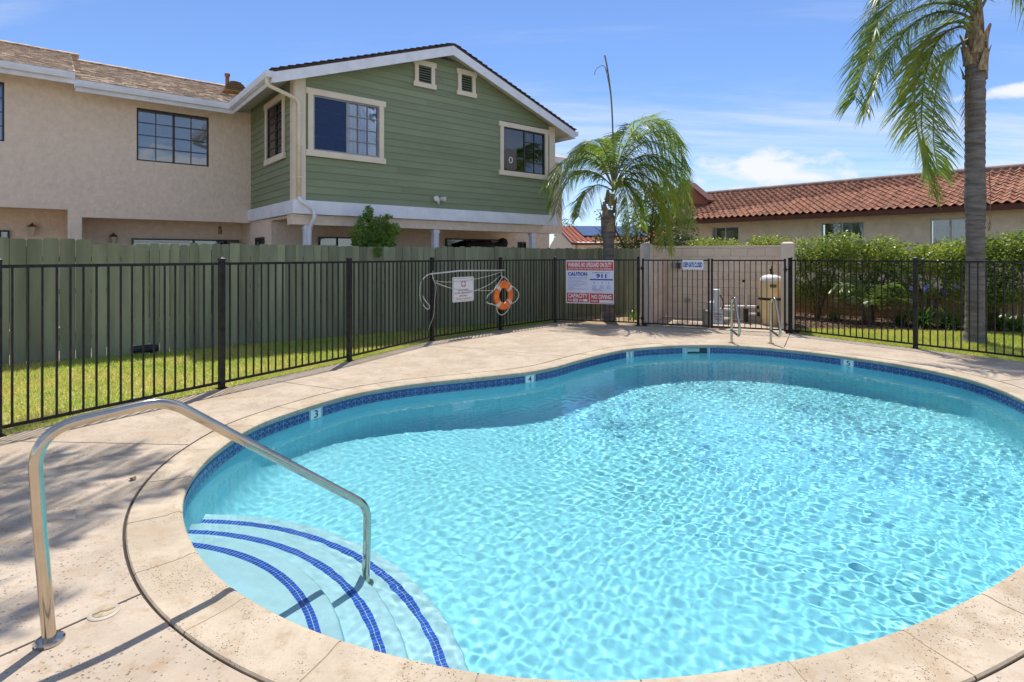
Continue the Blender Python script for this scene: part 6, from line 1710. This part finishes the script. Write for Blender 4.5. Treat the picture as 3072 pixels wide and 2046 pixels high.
MB().tube([(0, 0, -0.05), (0.02, 0, 1.5)], [0.10, 0.07], 10).build('trunk', M_bark, dt, smooth=True)
# far tree tops
for (u, v, Y, r, lab) in ((2064, 548, 42, 0.55, 'small dark tree top showing over the tile roof'), (1692, 668, 55, 0.9, 'distant dark green tree top above the far red roof')):
    q = at(u, v, Y); t_ = tag(empty('distant_tree', (q.x, q.y, 0)), lab, 'tree')
    leaf_cloud('crown', [(0, 0, q.z - r * 0.4), (r * 0.7, 0, q.z - r * 1.0), (-r * .5, 0, q.z - r * 1.2)], [(r * .8, r * .7, r * 1.0)] * 3, [350, 350, 350], 0.16, M_dark_leaf, t_, int(u), shell=0.2)
    MB().tube([(0, 0, -0.1), (0, 0, q.z - r * .3)], [0.2, 0.06], 8).build('trunk', M_bark, t_)
# ficus leaning over the planks
fx0 = wf.xz(1135, 740, 0.28); q = wf.o + wf.a * fx0[0] + wf.b * 0.28
fi = tag(empty('ficus', (q.x, q.y, 0), wf.ang), 'small bright green ficus leaning over the green planks below the gable', 'shrub')
def fl_(u, v, y=0.0):
    x, z = wf.xz(u, v, 0.28 + y); return (x - fx0[0], y, z)
fc = [(1105,640,.05),(1095,672,0),(1140,672,0),(1175,690,0),(1080,700,-.05),(1125,705,-.1),(1160,715,-.05),(1085,730,-.05),(1125,735,-.1),(1160,735,0.0),(1135,755,-.38),(1165,650,0.05)]
fr_ = [(.12,.12,.16)] + [(.22,.2,.17)] * 9 + [(.10,.05,.13), (.10,.1,.07)]
leaf_cloud('foliage', [fl_(*a) for a in fc], fr_, [170] + [330] * 9 + [90, 60], 0.075, M_ficus, fi, 12, shell=0.2, droop=0.6)
stems(fi, q, [fl_(1105, 650), fl_(1150, 690), fl_(1085, 705), fl_(1130, 700)], 0.02, 14)
# --- low plants in the bed
M_strap = leaf_material('strap_leaf', (0.13, 0.24, 0.05), (0.05, 0.12, 0.03), 0.35, 0.35, 2)
M_lilac = mat('lilac_flower', (0.16, 0.18, 0.50), rough=0.6, coord='World')
M_bright = leaf_material('bright_fern_leaf', (0.17, 0.24, 0.05), (0.06, 0.12, 0.03), 0.35, 0.35, 3)
def strap_plant(name, p, n, L, w, m, label, cat, group, seed, flowers=0):
    rr = np.random.default_rng(seed)
    o = tag(empty(name, p), label, cat, group)
    V = []; F = []
    for k in range(n):
        a = rr.random() * 2 * pi; l = L * rr.uniform(0.6, 1.1); el = rr.uniform(0.7, 1.45)
        b0 = Vector((rr.normal(0, .06), rr.normal(0, .06), -0.02)); d = Vector((cos(a) * cos(el), sin(a) * cos(el), sin(el))); sd = Vector((-sin(a), cos(a), 0)); S = 5
        q = b0; b = len(V); dv = d
        for j in range(S + 1):
            ww = w * (0.7, 1, 1, .9, .6, .05)[j] / 2
            V.append(tuple(q - sd * ww)); V.append(tuple(q + sd * ww))
            q = q + dv * (l / S); dv = (dv + Vector((0, 0, -0.36))).normalized()
        for j in range(S): F.append((b + 2 * j, b + 2 * j + 1, b + 2 * j + 3, b + 2 * j + 2))
    link('leaves', np_mesh('leaves', V, F, m), o)
    for k in range(flowers):
        x, y = rr.normal(0, .18), rr.normal(0, .12); h = L * rr.uniform(1.1, 1.35)
        st = MB().tube([(x * .3, y * .3, 0), (x, y, h)], 0.006, 5).build('flower_stalk', M_strap, o)
        C = np.array([(x, y, h)]); 
        leaf_cloud('flower_head', [(x, y, h + 0.03)], [(.055, .055, .05)], [70], 0.035, M_lilac, st, seed * 7 + k, shell=0.3)
    return o
for i, (u, v, n, L, fl, lab) in enumerate(((2765, 984, 120, 0.72, 3, 'dark strap-leaved clump with lilac flowers right of the fence post'), (2850, 986, 120, 0.72, 3, 'dark strap-leaved clump with lilac flowers at the left of the tall palm'), (2700, 976, 60, 0.5, 1, 'smaller strap-leaved clump beside the mulch'), (2985, 990, 110, 0.70, 0, 'dark strap-leaved clump just right of the tall palm'), (3045, 996, 90, 0.62, 0, 'dark strap-leaved clump at the edge of the lawn by the tan boards'))):
    strap_plant('strap_leaf_plant', G(u, v, -0.03), n, L, 0.032, M_strap, lab, 'plant', 'strap-leaved plants in the bed', 200 + i, fl)
strap_plant('grass_clump', G(2505, 962, -0.03), 70, 0.5, 0.016, M_bright, 'pale grassy clump on the mulch between the hedge stems', 'plant', None, 231)
strap_plant('grass_clump', G(1900, 958, -0.03), 60, 0.42, 0.016, M_bright, 'pale grassy tuft in bare soil beside the gate post', 'plant', None, 232)
cp = G(2605, 975, -0.03); cy = tag(empty('cycad', cp), 'bright green fern-like cycad with arching fronds on the mulch', 'plant')
MB().tube([(0, 0, 0), (-0.03, 0, 0.3), (-0.02, 0, 0.48)], [0.10, 0.09, 0.07], 12).build('trunk', M_bark, cy, smooth=True)
for i in range(20):
    a = radians(i * 137.5); L = random.uniform(0.55, 0.85); d = Vector((cos(a), sin(a), 0)); up = random.uniform(0.15, 0.75)
    make_frond(cy, [Vector((-0.02, 0, 0.45)), d * L * .4 + Vector((0, 0, .45 + up * .6)), d * L * .8 + Vector((0, 0, .45 + up * .75)), d * L * 1.05 + Vector((0, 0, .45 + up * .45))], ll=0.24, droop=0.25, m=M_bright, n=26, r0=0.01, bare=0.12, seed=300 + i, lw=0.034)
# --- tan board fence behind the hedge, with its kerb board
M_tan = mat('tan_board', (0.40, 0.26, 0.16), rough=0.85, var=0.12, scale=3, rnd=0.10, stretch=(1, 1, .2))
tbf = Frame((HL + HDv * -2.3 + Vector((_bb.x, _bb.y, 0)) * 0.85).to_2d(), tf.ang)
tb_f = tbf.place(empty('board_fence')); tag(tb_f, 'low tan board fence behind the hedge and mulch bed', 'fence')
bme = MB().prism([(0, 0), (0.135, 0), (0.135, 0.78), (0.11, 0.80), (0.025, 0.80), (0, 0.78)], -0.009, 0.009).mesh('board', M_tan)
for k in range(58): link('board', bme, tb_f, Matrix.Translation((k * 0.142, random.uniform(-.003, .003), random.uniform(-.006, .006))))
for z in (0.2, 0.62): MB().box(0, 8.2, 0.012, 0.045, z - .035, z + .035).build('rail', M_tan, tb_f)
for k in range(3): MB().box(k * 2.75, k * 2.75 + 2.74, -0.14, -0.06, 0, 0.14).build('kerb_board', mat('kerb_timber', (0.42, 0.24, 0.10), rough=0.85, var=0.15, scale=4), tb_f)
# --- lawns and bed
M_lawn = mat('lawn_soil', (0.34, 0.36, 0.10), rough=0.95, var=0.2, scale=1.6, coord='World', c2=(0.50, 0.39, 0.20), bump=0.01, bscale=60)
M_mulch = mat('mulch', (0.13, 0.08, 0.05), rough=0.95, var=0.35, scale=14, coord='World', bump=0.02, bscale=35)
M_bare = mat('bare_earth', (0.36, 0.26, 0.16), rough=0.95, var=0.15, scale=4, coord='World', bump=0.01, bscale=40)
def sheet(name, poly, z, m):
    me = MB().add([(p[0], p[1], z) for p in poly], [tuple(range(len(poly)))]).mesh(name, m)
    o = link(name, me); bm = bmesh.new(); bm.from_mesh(me); bmesh.ops.triangulate(bm, faces=bm.faces[:]); bm.normal_update()
    if sum(f.normal.z for f in bm.faces) < 0: bmesh.ops.reverse_faces(bm, faces=bm.faces[:])
    bm.to_mesh(me); bm.free()
    return tag(o, kind='structure')
LAWN_L = [(-7.9, 3.0), (-5.6, 2.95), (-4.5, 4.9), (-3.48, 6.75), (-2.45, 8.5), (-1.48, 10.56), (-0.22, 12.08), (0.85, 13.3), (1.2, 14.5), tuple((FO + FD * -2.4).to_2d()), (-10.5, 5.5)]
BARE = [(0.85, 13.3), (1.06, 13.5), (2.9, 12.85), (3.2, 13.5), (3.9, 14.9), (4.3, 16.6), (1.2, 14.5)]
LAWN_R = [(5.9, 11.55), (7.02, 9.68), (8.2, 7.75), (9.2, 5.6), (9.8, 2.5), (13.5, 4), (13.5, 10.2), (10.75, 11.75), (8.75, 12.15), (7.0, 12.45), (6.35, 12.5), (6.2, 11.95)]
BED = [(6.2, 11.95), (6.35, 12.5), (7.0, 12.45), (8.75, 12.15), (10.75, 11.75), (13.5, 10.2), (13.5, 12.0), (9.0, 16.2), (6.2, 18.5), (5.8, 16.0), (6.3, 13.6)]
sheet('lawn', LAWN_L, -0.035, M_lawn); sheet('bare_ground', BARE, -0.030, M_bare); sheet('lawn', LAWN_R, -0.035, M_lawn); sheet('mulch_bed', BED, -0.032, M_mulch)
def in_poly(X, Y, poly):
    ins = np.zeros(X.shape, bool)
    for k in range(len(poly)):
        ax, ay = poly[k]; bx_, by = poly[k - 1]
        c = (ay > Y) != (by > Y); ins ^= c & (X < (bx_ - ax) * (Y - ay) / (by - ay + 1e-12) + ax)
    return ins
def grass(poly, n, label, seed, m, hgt=0.05):
    rr = np.random.default_rng(seed); P = np.array(poly); lo, hi = P.min(0), P.max(0)
    X = rr.uniform(lo[0], hi[0], n * 3); Y = rr.uniform(lo[1], hi[1], n * 3)
    k = in_poly(X, Y, poly) & (np.abs(X / Y) < 1.02) & (Y > 2); X, Y = X[k][:n], Y[k][:n]; n = len(X)
    a = rr.random(n) * 2 * pi; h = hgt * rr.uniform(0.5, 1.3, n); w = 0.0055 * rr.uniform(.7, 1.3, n) * (0.7 + Y / 14)
    t = rr.normal(0, 0.5, (n, 2)) * h[:, None]
    V = np.stack([np.stack([X - w * np.cos(a), Y - w * np.sin(a), np.full(n, -0.036)], 1), np.stack([X + w * np.cos(a), Y + w * np.sin(a), np.full(n, -0.036)], 1), np.stack([X + t[:, 0], Y + t[:, 1], -0.036 + h], 1)], 1).reshape(-1, 3)
    o = link('grass', np_mesh('grass', V, np.arange(3 * n).reshape(-1, 3), m))
    tag(o, label, 'grass', None, 'stuff')
M_blade = leaf_material('grass_blade', (0.56, 0.53, 0.17), (0.28, 0.42, 0.08), 0.4, 0.6, 0.9)
M_blade_g = leaf_material('grass_blade_green', (0.50, 0.50, 0.14), (0.24, 0.36, 0.07), 0.4, 0.6, 0.8)
grass(LAWN_L, 90000, 'short patchy yellow-green grass between the two fences', 3, M_blade)
grass(LAWN_R, 60000, 'short green grass around the tall palm', 4, M_blade_g)
# mulch chips
rr = np.random.default_rng(6); X = rr.uniform(6, 12.5, 9000); Y = rr.uniform(11, 16, 9000); k = in_poly(X, Y, BED); X, Y = X[k], Y[k]; n = len(X)
C = np.stack([X, Y, rr.uniform(-0.03, 0.0, n)], 1); a = rr.normal(size=(n, 3)) * np.array([1, 1, .35]); a /= np.linalg.norm(a, axis=1)[:, None]; b = np.cross(a, rr.normal(size=(n, 3)) * np.array([.3, .3, 1])); b /= np.linalg.norm(b, axis=1)[:, None]
s = rr.uniform(.02, .05, n)[:, None]; V = np.stack([C - a * s, C - b * s * .35, C + a * s, C + b * s * .35], 1).reshape(-1, 3)
tag(link('mulch_chips', np_mesh('mulch_chips', V, np.arange(4 * n).reshape(-1, 4), leaf_material('mulch_chip', (0.26, 0.17, 0.10), (0.09, 0.055, 0.035), 0.05, 0.9, 3))), 'brown bark chips strewn over the planting bed', 'mulch', None, 'stuff')
